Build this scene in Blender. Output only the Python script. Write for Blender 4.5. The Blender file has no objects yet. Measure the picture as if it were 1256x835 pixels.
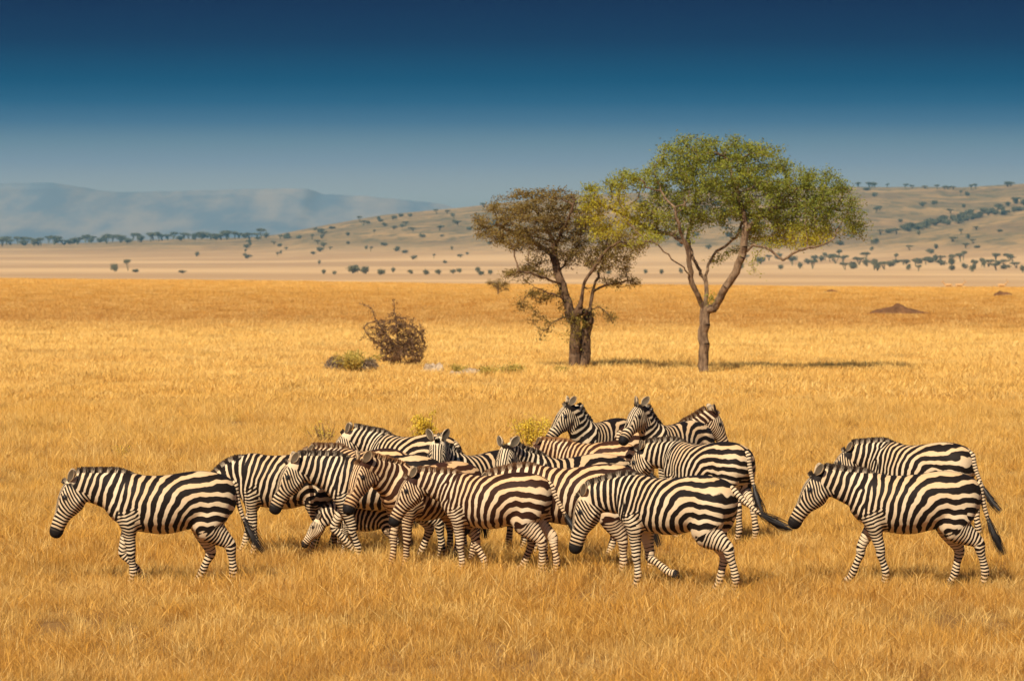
import bpy, bmesh, math, random
import numpy as np
from mathutils import Vector, noise as mnoise

R = math.radians
C = bpy.context.scene.collection
scene = bpy.context.scene
FP = 5000.0      # focal length in photograph pixels (1256 wide)
HY = 305.0       # eye level in the photograph
CH = 3.7         # camera height
CX = 628.0

# ------------------------------------------------------------------ helpers
def link(o, parent=None):
    C.objects.link(o)
    if parent is not None:
        o.parent = parent
    return o

def tag(o, label=None, cat=None, group=None, kind=None):
    if label: o['label'] = label
    if cat: o['category'] = cat
    if group: o['group'] = group
    if kind: o['kind'] = kind
    return o

def empty(name, loc=(0, 0, 0), rz=0, s=1.0):
    o = bpy.data.objects.new(name, None)
    o.empty_display_size = 0.2
    o.location = loc; o.rotation_euler = (0, 0, rz); o.scale = (s, s, s)
    return link(o)

def mesh_np(name, verts, faces, mat=None, smooth=True):
    me = bpy.data.meshes.new(name)
    me.from_pydata([tuple(v) for v in verts], [], [tuple(f) for f in faces])
    if smooth:
        me.polygons.foreach_set('use_smooth', [True] * len(me.polygons))
    if mat: me.materials.append(mat)
    me.update()
    return me

def fast_mesh(name, verts, quads, mat=None, smooth=False):
    """verts (N,3), quads (M,k) numpy"""
    me = bpy.data.meshes.new(name)
    verts = np.asarray(verts, dtype=np.float32); quads = np.asarray(quads, dtype=np.int32)
    k = quads.shape[1]
    me.vertices.add(len(verts)); me.vertices.foreach_set('co', verts.ravel())
    me.loops.add(quads.size); me.loops.foreach_set('vertex_index', quads.ravel())
    me.polygons.add(len(quads))
    me.polygons.foreach_set('loop_start', np.arange(len(quads), dtype=np.int32) * k)
    me.polygons.foreach_set('loop_total', np.full(len(quads), k, dtype=np.int32))
    me.polygons.foreach_set('use_smooth', np.full(len(quads), smooth, dtype=bool))
    if mat: me.materials.append(mat)
    me.update(calc_edges=True)
    return me

def set_attr(me, name, data, kind='FLOAT'):
    a = me.attributes.new(name, kind, 'POINT')
    a.data.foreach_set('value' if kind == 'FLOAT' else 'vector', np.asarray(data, dtype=np.float32).ravel())

def gpos(px, py):
    """ground point (z=0) under a photograph pixel"""
    d = CH * FP / (py - HY)
    return ((px - CX) / FP * d, d)

def smooth(a, b, x):
    t = np.clip((np.asarray(x, dtype=float) - a) / (b - a), 0, 1)
    return t * t * (3 - 2 * t)

# ------------------------------------------------------------------ materials
class NT:
    def __init__(self, name):
        self.m = bpy.data.materials.new(name); self.m.use_nodes = True
        self.t = self.m.node_tree; self.t.nodes.clear()
    def n(self, typ, **kw):
        nd = self.t.nodes.new(typ)
        ins = kw.pop('ins', {})
        for k, v in kw.items(): setattr(nd, k, v)
        for k, v in ins.items():
            if hasattr(v, 'is_linked') or isinstance(v, bpy.types.NodeSocket): self.t.links.new(v, nd.inputs[k])
            else: nd.inputs[k].default_value = v
        return nd
    def math(self, op, a, b=0.0, c=None, clamp=False):
        ins = {0: a, 1: b}
        if c is not None: ins[2] = c
        nd = self.n('ShaderNodeMath', operation=op, use_clamp=clamp, ins=ins)
        return nd.outputs[0]
    def mix(self, f, a, b, blend='MIX'):
        nd = self.n('ShaderNodeMix', data_type='RGBA', blend_type=blend)
        for idx, v in ((0, f), (6, a), (7, b)):
            if isinstance(v, bpy.types.NodeSocket): self.t.links.new(v, nd.inputs[idx])
            elif idx == 0: nd.inputs[0].default_value = v
            else: nd.inputs[idx].default_value = (*v, 1) if len(v) == 3 else v
        return nd.outputs[2]
    def maprange(self, v, a, b, c=0.0, d=1.0, sm=True):
        nd = self.n('ShaderNodeMapRange', interpolation_type='SMOOTHSTEP' if sm else 'LINEAR')
        self.t.links.new(v, nd.inputs[0])
        for i, x in enumerate((a, b, c, d)): nd.inputs[i + 1].default_value = x
        return nd.outputs[0]
    def noise(self, vec, scale, detail=3, rough=.55):
        nd = self.n('ShaderNodeTexNoise', ins={'Scale': scale, 'Detail': detail, 'Roughness': rough})
        if vec is not None: self.t.links.new(vec, nd.inputs['Vector'])
        return nd.outputs[0]
    def mapping(self, vec, scale=(1, 1, 1), loc=(0, 0, 0)):
        nd = self.n('ShaderNodeMapping', ins={'Scale': scale, 'Location': loc})
        self.t.links.new(vec, nd.inputs['Vector'])
        return nd.outputs[0]
    def attr(self, name, typ='GEOMETRY'):
        return self.n('ShaderNodeAttribute', attribute_name=name, attribute_type=typ)
    def pos(self):
        return self.n('ShaderNodeNewGeometry').outputs['Position']
    def out(self, sh, disp=None):
        o = self.n('ShaderNodeOutputMaterial')
        self.t.links.new(sh, o.inputs['Surface'])
        return self.m
    def bump(self, h, strength, dist):
        return self.n('ShaderNodeBump', ins={'Strength': strength, 'Distance': dist, 'Height': h}).outputs[0]

def principled(t, col, rough=.7, normal=None, spec=.3, **kw):
    ins = {'Roughness': rough, 'Specular IOR Level': spec}
    if isinstance(col, bpy.types.NodeSocket): ins['Base Color'] = col
    else: ins['Base Color'] = (*col, 1)
    if normal is not None: ins['Normal'] = normal
    ins.update(kw)
    return t.n('ShaderNodeBsdfPrincipled', ins=ins).outputs[0]

def field_colour(t, p):
    """Patchy golden savannah colours laid out in world space (grass kinds change from patch to patch)."""
    sep = t.n('ShaderNodeSeparateXYZ', ins={0: p})
    y = sep.outputs[1]
    big = t.noise(t.mapping(p, (.012, .030, 0)), 1.0, 4, .6)
    wob = t.math('MULTIPLY_ADD', big, 0.9, -0.45)
    # log distance gives evenly readable patches out to the crest
    ly = t.math('LOGARITHM', t.math('MAXIMUM', y, 10.0), 10.0)
    ly = t.math('ADD', ly, t.math('MULTIPLY', wob, .10))
    rmp = t.n('ShaderNodeValToRGB')
    t.t.links.new(t.maprange(ly, 1.5, 2.75, 0, 1, False), rmp.inputs[0])
    cr = rmp.color_ramp
    GB = GRASS
    stops = [(0.0, GB['near']), (.12, GB['near']), (.24, GB['mid']), (.40, GB['mid2']), (.52, GB['pale']), (.585, GB['pale']),
             (.645, GB['rust']), (.80, GB['rust2']), (.90, GB['crest']), (1.0, GB['crest'])]
    while len(cr.elements) < len(stops): cr.elements.new(0.5)
    for e, (ps, c) in zip(cr.elements, stops):
        e.position = ps; e.color = (*c, 1)
    col = rmp.outputs[0]
    # streaks and blotches
    st = t.noise(t.mapping(p, (.05, .22, .05)), 1.0, 4, .65)
    col = t.mix(t.maprange(st, .50, .74, 0, .6), col, GB['rust'])
    st2 = t.noise(t.mapping(p, (.35, .9, .35), (7, 3, 0)), 1.0, 3, .6)
    col = t.mix(t.maprange(st2, .46, .72, 0, .6), col, GB['straw'])
    st4 = t.noise(t.mapping(p, (.45, .6, .5), (17, 5, 0)), 1.0, 4, .65)
    col = t.mix(t.maprange(st4, .50, .70, 0, .65), col, (.38, .20, .045))
    st3 = t.noise(t.mapping(p, (.6, .9, .6), (31, 13, 0)), 1.0, 2, .6)
    col = t.mix(t.maprange(st3, .62, .80, 0, .5), col, GB['green'])
    return col

GRASS = dict(near=(.70, .365, .06), mid=(.80, .445, .08), mid2=(.90, .54, .12), pale=(.96, .64, .19), rust=(.60, .29, .055),
             rust2=(.72, .385, .07), crest=(.88, .50, .10), straw=(.90, .64, .22), green=(.46, .36, .04))

def mat_grass():
    t = NT('dry_grass')
    p = t.pos()
    col = field_colour(t, p)
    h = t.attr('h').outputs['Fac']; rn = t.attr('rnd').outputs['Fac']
    oi = t.n('ShaderNodeObjectInfo').outputs['Random']
    v = t.math('ADD', t.math('MULTIPLY', rn, .6), t.math('MULTIPLY', oi, .4))
    col = t.mix(t.maprange(v, .12, .5, .75, 0), col, (.30, .13, .03))
    col = t.mix(t.maprange(v, .60, .92, 0, .7), col, (.92, .68, .27))
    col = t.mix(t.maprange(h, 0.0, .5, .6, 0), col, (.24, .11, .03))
    bs = principled(t, col, .65, spec=.25)
    tr = t.n('ShaderNodeBsdfTranslucent', ins={'Color': col}).outputs[0]
    mx = t.n('ShaderNodeMixShader', ins={0: .30, 1: bs, 2: tr}).outputs[0]
    return t.out(mx)

def mat_ground():
    t = NT('savannah_ground')
    p = t.pos()
    sep = t.n('ShaderNodeSeparateXYZ', ins={0: p}); y = sep.outputs[1]; z = sep.outputs[2]; x = sep.outputs[0]
    col = field_colour(t, p)
    fine = t.noise(p, 6.0, 5, .7)
    col = t.mix(t.maprange(fine, .35, .7, .75, .25), col, (.33, .17, .06))
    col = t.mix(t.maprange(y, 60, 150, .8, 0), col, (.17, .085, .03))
    # plain and hills beyond the crest
    n1 = t.noise(t.mapping(p, (.002, .0028, .004)), 1.0, 5, .6)
    plain = t.mix(t.maprange(n1, .38, .62), (.48, .29, .135), (.67, .425, .20))
    n2 = t.noise(t.mapping(p, (.006, .006, .02), (5, 2, 0)), 1.0, 6, .65)
    hill = t.mix(t.maprange(n2, .36, .64), (.27, .18, .078), (.47, .29, .12))
    n3 = t.noise(t.mapping(p, (.02, .012, .03), (11, 2, 0)), 1.0, 5, .7)
    hill = t.mix(t.maprange(n3, .45, .62, 0, .7), hill, (.21, .155, .075))
    n4 = t.noise(t.mapping(p, (.045, .02, .08), (3, 9, 0)), 1.0, 5, .75)
    hill = t.mix(t.maprange(n4, .49, .58, 0, .8), hill, (.13, .11, .055))
    n5 = t.noise(t.mapping(p, (.012, .004, .03), (1, 19, 0)), 1.0, 4, .6)
    hill = t.mix(t.maprange(n5, .50, .62, 0, .5), hill, (.24, .15, .075))
    far = t.mix(t.maprange(z, -5.0, 12.0), plain, hill)
    col = t.mix(t.maprange(y, 500, 620), col, far)
    hb = t.noise(p, 3.0, 4, .6)
    return t.out(principled(t, col, .95, t.bump(hb, .5, .1), .1))

def mat_mountain():
    t = NT('haze_tinted_rock')
    p = t.pos()
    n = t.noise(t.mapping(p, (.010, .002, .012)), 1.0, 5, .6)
    col = t.mix(t.maprange(n, .35, .68), (.17, .205, .24), (.31, .285, .26))  # blue-grey of the distance haze is mixed into the rock colour
    return t.out(principled(t, col, .95, None, .1))

def mat_bark(name, c1, c2, sc=1.0):
    t = NT(name)
    tc = t.n('ShaderNodeTexCoord').outputs['Object']
    n = t.noise(t.mapping(tc, (9 * sc, 9 * sc, 2.5 * sc)), 1.0, 6, .7)
    n2 = t.noise(tc, .8, 3, .6)
    col = t.mix(t.maprange(n, .35, .65), c1, c2)
    col = t.mix(t.maprange(n2, .5, .75, 0, .45), col, tuple(min(1, c * 1.5) for c in c2))
    return t.out(principled(t, col, .9, t.bump(n, .9, .05), .15))

def mat_leaf(name, c1, c2, c3, scale=.35, trans=.35):
    t = NT(name)
    tc = t.n('ShaderNodeTexCoord').outputs['Object']
    n = t.noise(tc, scale, 3, .6)
    rn = t.attr('rnd').outputs['Fac']
    yl = t.attr('yel').outputs['Fac']
    col = t.mix(t.maprange(n, .35, .65), c1, c2)
    col = t.mix(t.math('MULTIPLY', rn, .5), col, tuple(c * 1.5 for c in c2))
    col = t.mix(yl, col, c3)
    bs = principled(t, col, .6, None, .3)
    tr = t.n('ShaderNodeBsdfTranslucent', ins={'Color': col}).outputs[0]
    return t.out(t.n('ShaderNodeMixShader', ins={0: trans, 1: bs, 2: tr}).outputs[0])

def mat_zebra(name, dark, light, mane=False, tan=(.58, .33, .13), tanamt=.5):
    t = NT(name)
    ph = t.n('ShaderNodeSeparateXYZ', ins={0: t.attr('ph').outputs['Vector']})
    wt = t.n('ShaderNodeSeparateXYZ', ins={0: t.attr('wt').outputs['Vector']})
    ax = t.n('ShaderNodeSeparateXYZ', ins={0: t.attr('aux').outputs['Vector']})
    phl = t.attr('phleg').outputs['Fac']
    tc = t.n('ShaderNodeTexCoord').outputs['Object']
    wob = t.math('MULTIPLY_ADD', t.noise(tc, 5.5, 2, .5), .80, -.40)
    def S(v):
        return t.math('SINE', t.math('MULTIPLY', t.math('ADD', v, wob), 2 * math.pi))
    pb = t.n('ShaderNodeSeparateXYZ', ins={0: t.attr('phb').outputs['Vector']})
    def SM(a, b, m):
        im = t.math('SUBTRACT', 1.0, m)
        sm_ = t.math('ADD', t.math('MULTIPLY', S(a), im), t.math('MULTIPLY', S(b), m))
        cs = t.math('COSINE', t.math('MULTIPLY', t.math('SUBTRACT', b, a), 2 * math.pi))
        a2 = t.math('ADD', t.math('ADD', t.math('MULTIPLY', im, im), t.math('MULTIPLY', m, m)), t.math('MULTIPLY', t.math('MULTIPLY', t.math('MULTIPLY', im, m), 2.0), cs))
        return t.math('DIVIDE', sm_, t.math('SQRT', t.math('MAXIMUM', a2, .02)))
    sT, sN, sH, sL = SM(ph.outputs[0], pb.outputs[0], pb.outputs[2]), SM(ph.outputs[1], pb.outputs[1], pb.outputs[2]), S(ph.outputs[2]), S(phl)
    wN, wH, wL = wt.outputs[0], wt.outputs[1], wt.outputs[2]
    wT = t.math('SUBTRACT', 1.0, t.math('ADD', wN, t.math('ADD', wH, wL)), clamp=True)
    s = t.math('MULTIPLY', sT, wT)
    for a, b in ((sN, wN), (sH, wH), (sL, wL)): s = t.math('ADD', s, t.math('MULTIPLY', a, b))
    s = t.math('ADD', s, ax.outputs[1])            # bias: more or less black
    fine = t.math('MULTIPLY_ADD', t.noise(tc, 60.0, 3, .6), .2, -.10)
    blk = t.maprange(t.math('ADD', s, fine), -.14, .20)
    n = t.noise(tc, 3.0, 4, .6)
    # warm saddle and dust on the back, paler belly
    lc = t.mix(t.math('MULTIPLY', t.maprange(n, .3, .75), tanamt), light, tan)
    lc = t.mix(t.math('MULTIPLY', ax.outputs[2], .75), lc, tan)
    hair = t.noise(t.mapping(tc, (40, 120, 120)), 1.0, 2, .6)
    lc = t.mix(t.maprange(hair, .4, .8, 0, .22), lc, tan)
    dk = t.mix(t.maprange(hair, .35, .7, 0, .35), dark, tuple(c * 2.0 + .004 for c in dark))
    col = t.mix(blk, lc, dk)
    col = t.mix(ax.outputs[0], col, (.013, .010, .009) if not mane else tan)
    nb = t.bump(t.noise(t.mapping(tc, (60, 60, 60)), 1.0, 3, .6), .25, .006)
    return t.out(principled(t, col, .65, nb, .14))

def mat_plain(name, c, rough=.5, spec=.5):
    t = NT(name)
    tc = t.n('ShaderNodeTexCoord').outputs['Object']
    n = t.noise(tc, 12.0, 3, .6)
    return t.out(principled(t, t.mix(t.maprange(n, .3, .7), c, tuple(k * 1.35 for k in c)), rough, None, spec))

M = {}
M['grass'] = mat_grass()
M['ground'] = mat_ground()
M['mountain'] = mat_mountain()
CREAM = (.70, .565, .385)
M['coat_black'] = mat_zebra('zebra_coat_black', (.010, .0055, .0035), CREAM)
M['coat_brown'] = mat_zebra('zebra_coat_brown', (.030, .010, .004), CREAM, tan=(.66, .34, .11))
M['coat_rust'] = mat_zebra('zebra_coat_rust', (.040, .013, .005), (.73, .55, .34), tan=(.60, .29, .09), tanamt=.65)
M['mane_black'] = mat_zebra('mane_hair_black', (.016, .011, .009), (.70, .58, .42), True, tan=(.050, .028, .016))
M['mane_brown'] = mat_zebra('mane_hair_brown', (.045, .017, .008), (.70, .56, .38), True, tan=(.15, .065, .025))
M['mane_rust'] = mat_zebra('mane_hair_rust', (.060, .022, .009), (.66, .46, .26), True, tan=(.30, .13, .045))
M['tuft'] = mat_plain('tail_hair', (.014, .010, .008), .55, .3)
M['eye'] = mat_plain('eye_gloss', (.006, .004, .003), .12, .6)
M['bark_pale'] = mat_bark('bark_pale', (.085, .05, .03), (.28, .185, .11))
M['bark_dark'] = mat_bark('bark_dark', (.05, .028, .016), (.19, .115, .065))
M['bark_dead'] = mat_bark('bark_dead', (.10, .055, .03), (.30, .18, .10), 2.0)
M['leaf_green'] = mat_leaf('leaf_green', (.105, .140, .018), (.24, .25, .026), (.50, .40, .02))
M['leaf_olive'] = mat_leaf('leaf_olive', (.125, .082, .022), (.23, .155, .035), (.32, .25, .03))
M['leaf_far'] = mat_leaf('leaf_far', (.12, .12, .06), (.21, .19, .095), (.10, .09, .04), .02, .2)
M['leaf_dead'] = mat_leaf('leaf_dead', (.12, .065, .03), (.24, .135, .06), (.3, .2, .06))
M['leaf_grey'] = mat_leaf('leaf_grey', (.19, .135, .085), (.33, .24, .16), (.3, .2, .1))
M['weed'] = mat_leaf('leaf_weed', (.60, .43, .05), (.78, .58, .06), (.7, .55, .05), 2.0)
M['shrub'] = mat_leaf('leaf_shrub', (.36, .28, .06), (.56, .42, .09), (.5, .4, .06), 2.0)
M['soil'] = mat_bark('termite_soil', (.10, .045, .018), (.20, .095, .038), .3)
M['stone'] = mat_bark('grey_stone', (.26, .18, .11), (.50, .37, .24), .6)
M['antelope'] = mat_plain('antelope_coat', (.46, .27, .11), .7, .2)

# ------------------------------------------------------------------ terrain
SKY = [(-900, 302), (-300, 301), (0, 299), (100, 298), (200, 294), (300, 291), (340, 287), (400, 275), (470, 264), (560, 256), (600, 252), (700, 244),
       (800, 237), (900, 231), (1050, 229), (1120, 231), (1180, 233), (1220, 230), (1256, 227), (1500, 222), (1900, 230), (2600, 262)]
NEARH = [(850, 330), (950, 312), (1040, 297), (1100, 288), (1180, 275), (1256, 262), (1400, 250), (1700, 246), (2200, 280), (2600, 300)]
def terr(x, y):
    x = np.asarray(x, dtype=float); y = np.asarray(y, dtype=float)
    px = CX + FP * x / np.maximum(y, 1.0)
    zc = np.interp(px, [-400, 0, 628, 1256, 1700], [.22, .16, -.55, -.98, -1.05])
    base = np.interp(y, [0, 463, 520, 620, 900, 1300, 2500, 3500, 4500, 5200], [0, 0, -.5, -2, -6.5, -9.5, -9.5, -7.5, -3, 0])
    z = base + zc * smooth(260, 463, y) * (1 - smooth(700, 1500, y))
    und = (np.sin(x * .11 + y * .05) + np.sin(x * .043 - y * .09 + 1.3)) * .05 * smooth(75, 140, y) * (1 - smooth(700, 900, y))
    z = z + und
    ridge = CH + (HY - np.interp(px, [a for a, _ in SKY], [b for _, b in SKY])) * 5200 / FP
    up = smooth(2900, 5200, y) ** 1.25
    nz = (np.sin(x / 83. + y / 260.) + np.sin(x / 41. - y / 190. + 2) * .6 + np.sin(x / 160. + y / 90.) * .8) * 1.6
    tot = z + (ridge) * up + nz * smooth(3000, 4200, y) * np.clip(ridge / 60, .1, 1)
    nh = CH + (HY - np.interp(px, [a for a, _ in NEARH], [b for _, b in NEARH])) * 3900 / FP
    bump = -10 + (nh + 10) * np.exp(-((y - 3900) / np.where(y < 3900, 620., 300.)) ** 2) 
    tot = np.maximum(tot, bump)
    tot = tot - smooth(5250, 6300, y) * (ridge + 45)
    return tot

def build_ground():
    us = np.concatenate([np.linspace(-.8, -.2, 26)[:-1], np.linspace(-.2, .2, 321), np.linspace(.2, .8, 26)[1:]])
    ds = np.concatenate([[-60, 0, 12], np.geomspace(20, 463, 110), np.linspace(475, 620, 14), np.geomspace(650, 2600, 24), np.linspace(2660, 5400, 90),
                         np.geomspace(5500, 15000, 20)])
    V = []
    for d in ds:
        dd = max(d, 20)
        # beside and behind the camera the sheet keeps a constant width
        xs = us * dd * (1 + 6 * max(0, (60 - dd) / 60))
        V.append(np.stack([xs, np.full_like(xs, d), terr(xs, np.full_like(xs, max(d, 1))) if d > 20 else np.zeros_like(xs)], 1))
    V = np.concatenate(V)
    nu, nd = len(us), len(ds)
    i = np.arange(nd - 1)[:, None] * nu + np.arange(nu - 1)[None, :]
    q = np.stack([i, i + 1, i + nu + 1, i + nu], -1).reshape(-1, 4)
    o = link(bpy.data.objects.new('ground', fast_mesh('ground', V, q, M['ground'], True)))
    o['kind'] = 'structure'

def build_mountain():
    prof = [(-1500, 262), (-900, 240), (-400, 228), (0, 225), (60, 224), (80, 227), (110, 233), (150, 236), (250, 233.5), (350, 231), (378, 232), (392, 238), (450, 241),
            (500, 245.5), (540, 250), (560, 256), (640, 275), (760, 300), (900, 306)]
    D = 7600.
    pxs = np.linspace(-1500, 900, 400)
    top = CH + (HY - np.interp(pxs, [a for a, _ in prof], [b for _, b in prof])) * D / FP
    top = top + np.array([mnoise.fractal(Vector((p * .05, 3.1, 0)), 1, 2, 4) for p in pxs]) * 1.6
    rows = []
    fr = [(-2600, -.2), (-2000, 0.0), (-1500, .10), (-1100, .22), (-800, .36), (-560, .52), (-380, .66), (-220, .80), (-120, .88), (-40, .93), (0, 1.0), (500, 1.0), (1500, .97), (2500, .3)]
    for dy, f in fr:
        dy *= .6; y = D + dy
        x = (pxs - CX) / FP * D
        g = np.array([mnoise.fractal(Vector((xx / 420., dy / 2400., 7)), 1, 2, 4) for xx in x])
        z = top * f + g * 5 * math.sin(min(max(f, 0), 1) * math.pi) 
        yy = y + g * 110 * math.sin(min(max(f, 0), 1) * math.pi)
        rows.append(np.stack([x, yy, z], 1))
    V = np.concatenate(rows); nu = len(pxs); nd = len(rows)
    i = np.arange(nd - 1)[:, None] * nu + np.arange(nu - 1)[None, :]
    q = np.stack([i, i + 1, i + nu + 1, i + nu], -1).reshape(-1, 4)
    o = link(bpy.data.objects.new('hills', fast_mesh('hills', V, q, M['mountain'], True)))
    o['kind'] = 'structure'

# ------------------------------------------------------------------ grass
def clump_mesh(name, n, rad, hmin, hmax, w, seed, seedheads=.3, lean=.35):
    rg = np.random.default_rng(seed)
    V = []; Q = []; H = []; RN = []
    base = 0
    nseg = 3
    for i in range(n):
        a = rg.uniform(0, 2 * math.pi); r = rad * math.sqrt(rg.random())
        bx, by = r * math.cos(a), r * math.sin(a)
        h = rg.uniform(hmin, hmax)
        la = rg.uniform(0, 6.28); ln = min(1.3, abs(rg.normal(0, lean))) * h      # a light wind leans them mostly one way
        dx, dy = math.cos(la) * ln, math.sin(la) * ln
        wa = rg.uniform(0, math.pi); wx, wy = math.cos(wa), math.sin(wa)
        ww = w * rg.uniform(.6, 1.3); rn = rg.random()
        head = rg.random() < seedheads
        for k in range(nseg + 1):
            f = k / nseg
            cx, cy, cz = bx + dx * f ** 1.8, by + dy * f ** 1.8, h * f * (1 - .12 * f * ln / h)
            wf = (1 - f * .85)
            if head: wf = [.45, .4, 1.5, .3][k]
            V.append((cx - wx * ww * wf, cy - wy * ww * wf, cz)); V.append((cx + wx * ww * wf, cy + wy * ww * wf, cz))
            H += [f, f]; RN += [rn, rn] if not head else [min(1, rn * .4 + .6)] * 2
        for k in range(nseg):
            b = base + 2 * k
            Q.append((b, b + 1, b + 3, b + 2))
        base += 2 * (nseg + 1)
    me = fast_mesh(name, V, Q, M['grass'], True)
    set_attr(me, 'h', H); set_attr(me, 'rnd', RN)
    return bpy.data.objects.new(name, me)

CLEAR = []
def build_grass():
    rg = np.random.default_rng(5)
    near = [clump_mesh('tuft_source', 92, .13, .05, .25, .0019, 10 + i, .25, .8) for i in range(7)]
    farc = [clump_mesh('patch_source', 220, .55, .05, .22, .0045, 40 + i, .3, .8) for i in range(4)]
    bands = [(27, 48, 46, 0, .84), (48, 66, 38, 0, .86), (66, 95, 26, 0, 1.0), (95, 150, 4.4, 1, 1.0), (150, 250, 2.6, 1, 1.0), (250, 520, 1.3, 1, 1.05)]
    P = []; I = []; Sc = []
    for a, b, dens, typ, sc in bands:
        half = .17 + 2.2 / a
        area = half * (b * b - a * a)
        n = int(area * dens)
        y = np.sqrt(rg.uniform(a * a, b * b, n)); x = rg.uniform(-half, half, n) * y
        # clumpy density
        cl = np.sin(x * 1.1 + y * .31) * np.sin(x * .37 - y * .53 + 2) + rg.normal(0, .5, n)
        keep = cl > -.62
        for (ex, ey, er) in CLEAR: keep &= ((x - ex) ** 2 + ((y - ey) * .9) ** 2) > er * er
        x, y = x[keep], y[keep]
        cl2 = np.sin(x * .5 + 1.7 + .8 * np.sin(y * .21)) * np.sin(y * .33 + .6 * np.sin(x * .4))
        P.append(np.stack([x, y, terr(x, y) - .01], 1))
        I.append(np.full(len(x), 0 if typ == 0 else 1))
        Sc.append(sc * (1 + .18 * cl2) * np.minimum(1.5, np.exp(rg.normal(0, .26, len(x)))))
    P = np.concatenate(P); I = np.concatenate(I); Sc = np.concatenate(Sc)
    me = bpy.data.meshes.new('grass')
    me.vertices.add(len(P)); me.vertices.foreach_set('co', P.astype(np.float32).ravel())
    set_attr(me, 'sc', Sc)
    set_attr(me, 'rz', rg.normal(0, 1.0, len(P)))
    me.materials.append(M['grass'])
    ids = np.where(I == 0, rg.integers(0, len(near), len(P)), len(near) + rg.integers(0, len(farc), len(P)))
    set_attr(me, 'pick', ids.astype(np.float32) )
    me.update()
    o = link(bpy.data.objects.new('grass', me))
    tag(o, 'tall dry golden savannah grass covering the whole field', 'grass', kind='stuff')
    ng = bpy.data.node_groups.new('grass_scatter', 'GeometryNodeTree')
    ng.interface.new_socket('Geometry', in_out='INPUT', socket_type='NodeSocketGeometry')
    ng.interface.new_socket('Geometry', in_out='OUTPUT', socket_type='NodeSocketGeometry')
    N = ng.nodes; L = ng.links
    gi = N.new('NodeGroupInput'); go = N.new('NodeGroupOutput')
    def na(name):
        nd = N.new('GeometryNodeInputNamedAttribute'); nd.data_type = 'FLOAT'; nd.inputs[0].default_value = name
        return nd.outputs[0]
    jn = N.new('GeometryNodeJoinGeometry')
    rot = N.new('ShaderNodeCombineXYZ'); L.new(na('rz'), rot.inputs[2])
    scl = na('sc'); pk = na('pick')
    for k, src in enumerate(near + farc):
        oi = N.new('GeometryNodeObjectInfo'); oi.inputs['Object'].default_value = src; oi.inputs['As Instance'].default_value = True
        cmp_ = N.new('FunctionNodeCompare'); cmp_.data_type = 'FLOAT'; cmp_.operation = 'EQUAL'
        L.new(pk, cmp_.inputs[0]); cmp_.inputs[1].default_value = float(k); cmp_.inputs['Epsilon'].default_value = .1
        ip = N.new('GeometryNodeInstanceOnPoints')
        L.new(gi.outputs[0], ip.inputs['Points']); L.new(cmp_.outputs[0], ip.inputs['Selection'])
        L.new(oi.outputs['Geometry'], ip.inputs['Instance']); L.new(rot.outputs[0], ip.inputs['Rotation'])
        cs = N.new('ShaderNodeCombineXYZ')
        for q in range(3): L.new(scl, cs.inputs[q])
        L.new(cs.outputs[0], ip.inputs['Scale'])
        L.new(ip.outputs[0], jn.inputs[0])
    L.new(jn.outputs[0], go.inputs[0])
    md = o.modifiers.new('scatter', 'NODES'); md.node_group = ng
    print('grass instances', len(P))

# ------------------------------------------------------------------ trees
class Tubes:
    def __init__(self): self.V = []; self.F = []
    def seg(self, a, b, ra, rb, k=6):
        a = Vector(a); b = Vector(b); d = (b - a)
        if d.length < 1e-5: return
        d.normalize()
        u = d.cross(Vector((0.31, 0.95, 0.05))).normalized(); v = d.cross(u)
        n0 = len(self.V)
        for c, r in ((a, ra), (b + d * rb * .3, rb)):
            for i in range(k):
                t = 2 * math.pi * i / k
                self.V.append(c + (u * math.cos(t) + v * math.sin(t)) * r)
        for i in range(k):
            j = (i + 1) % k
            self.F.append((n0 + i, n0 + j, n0 + k + j, n0 + k + i))

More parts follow.
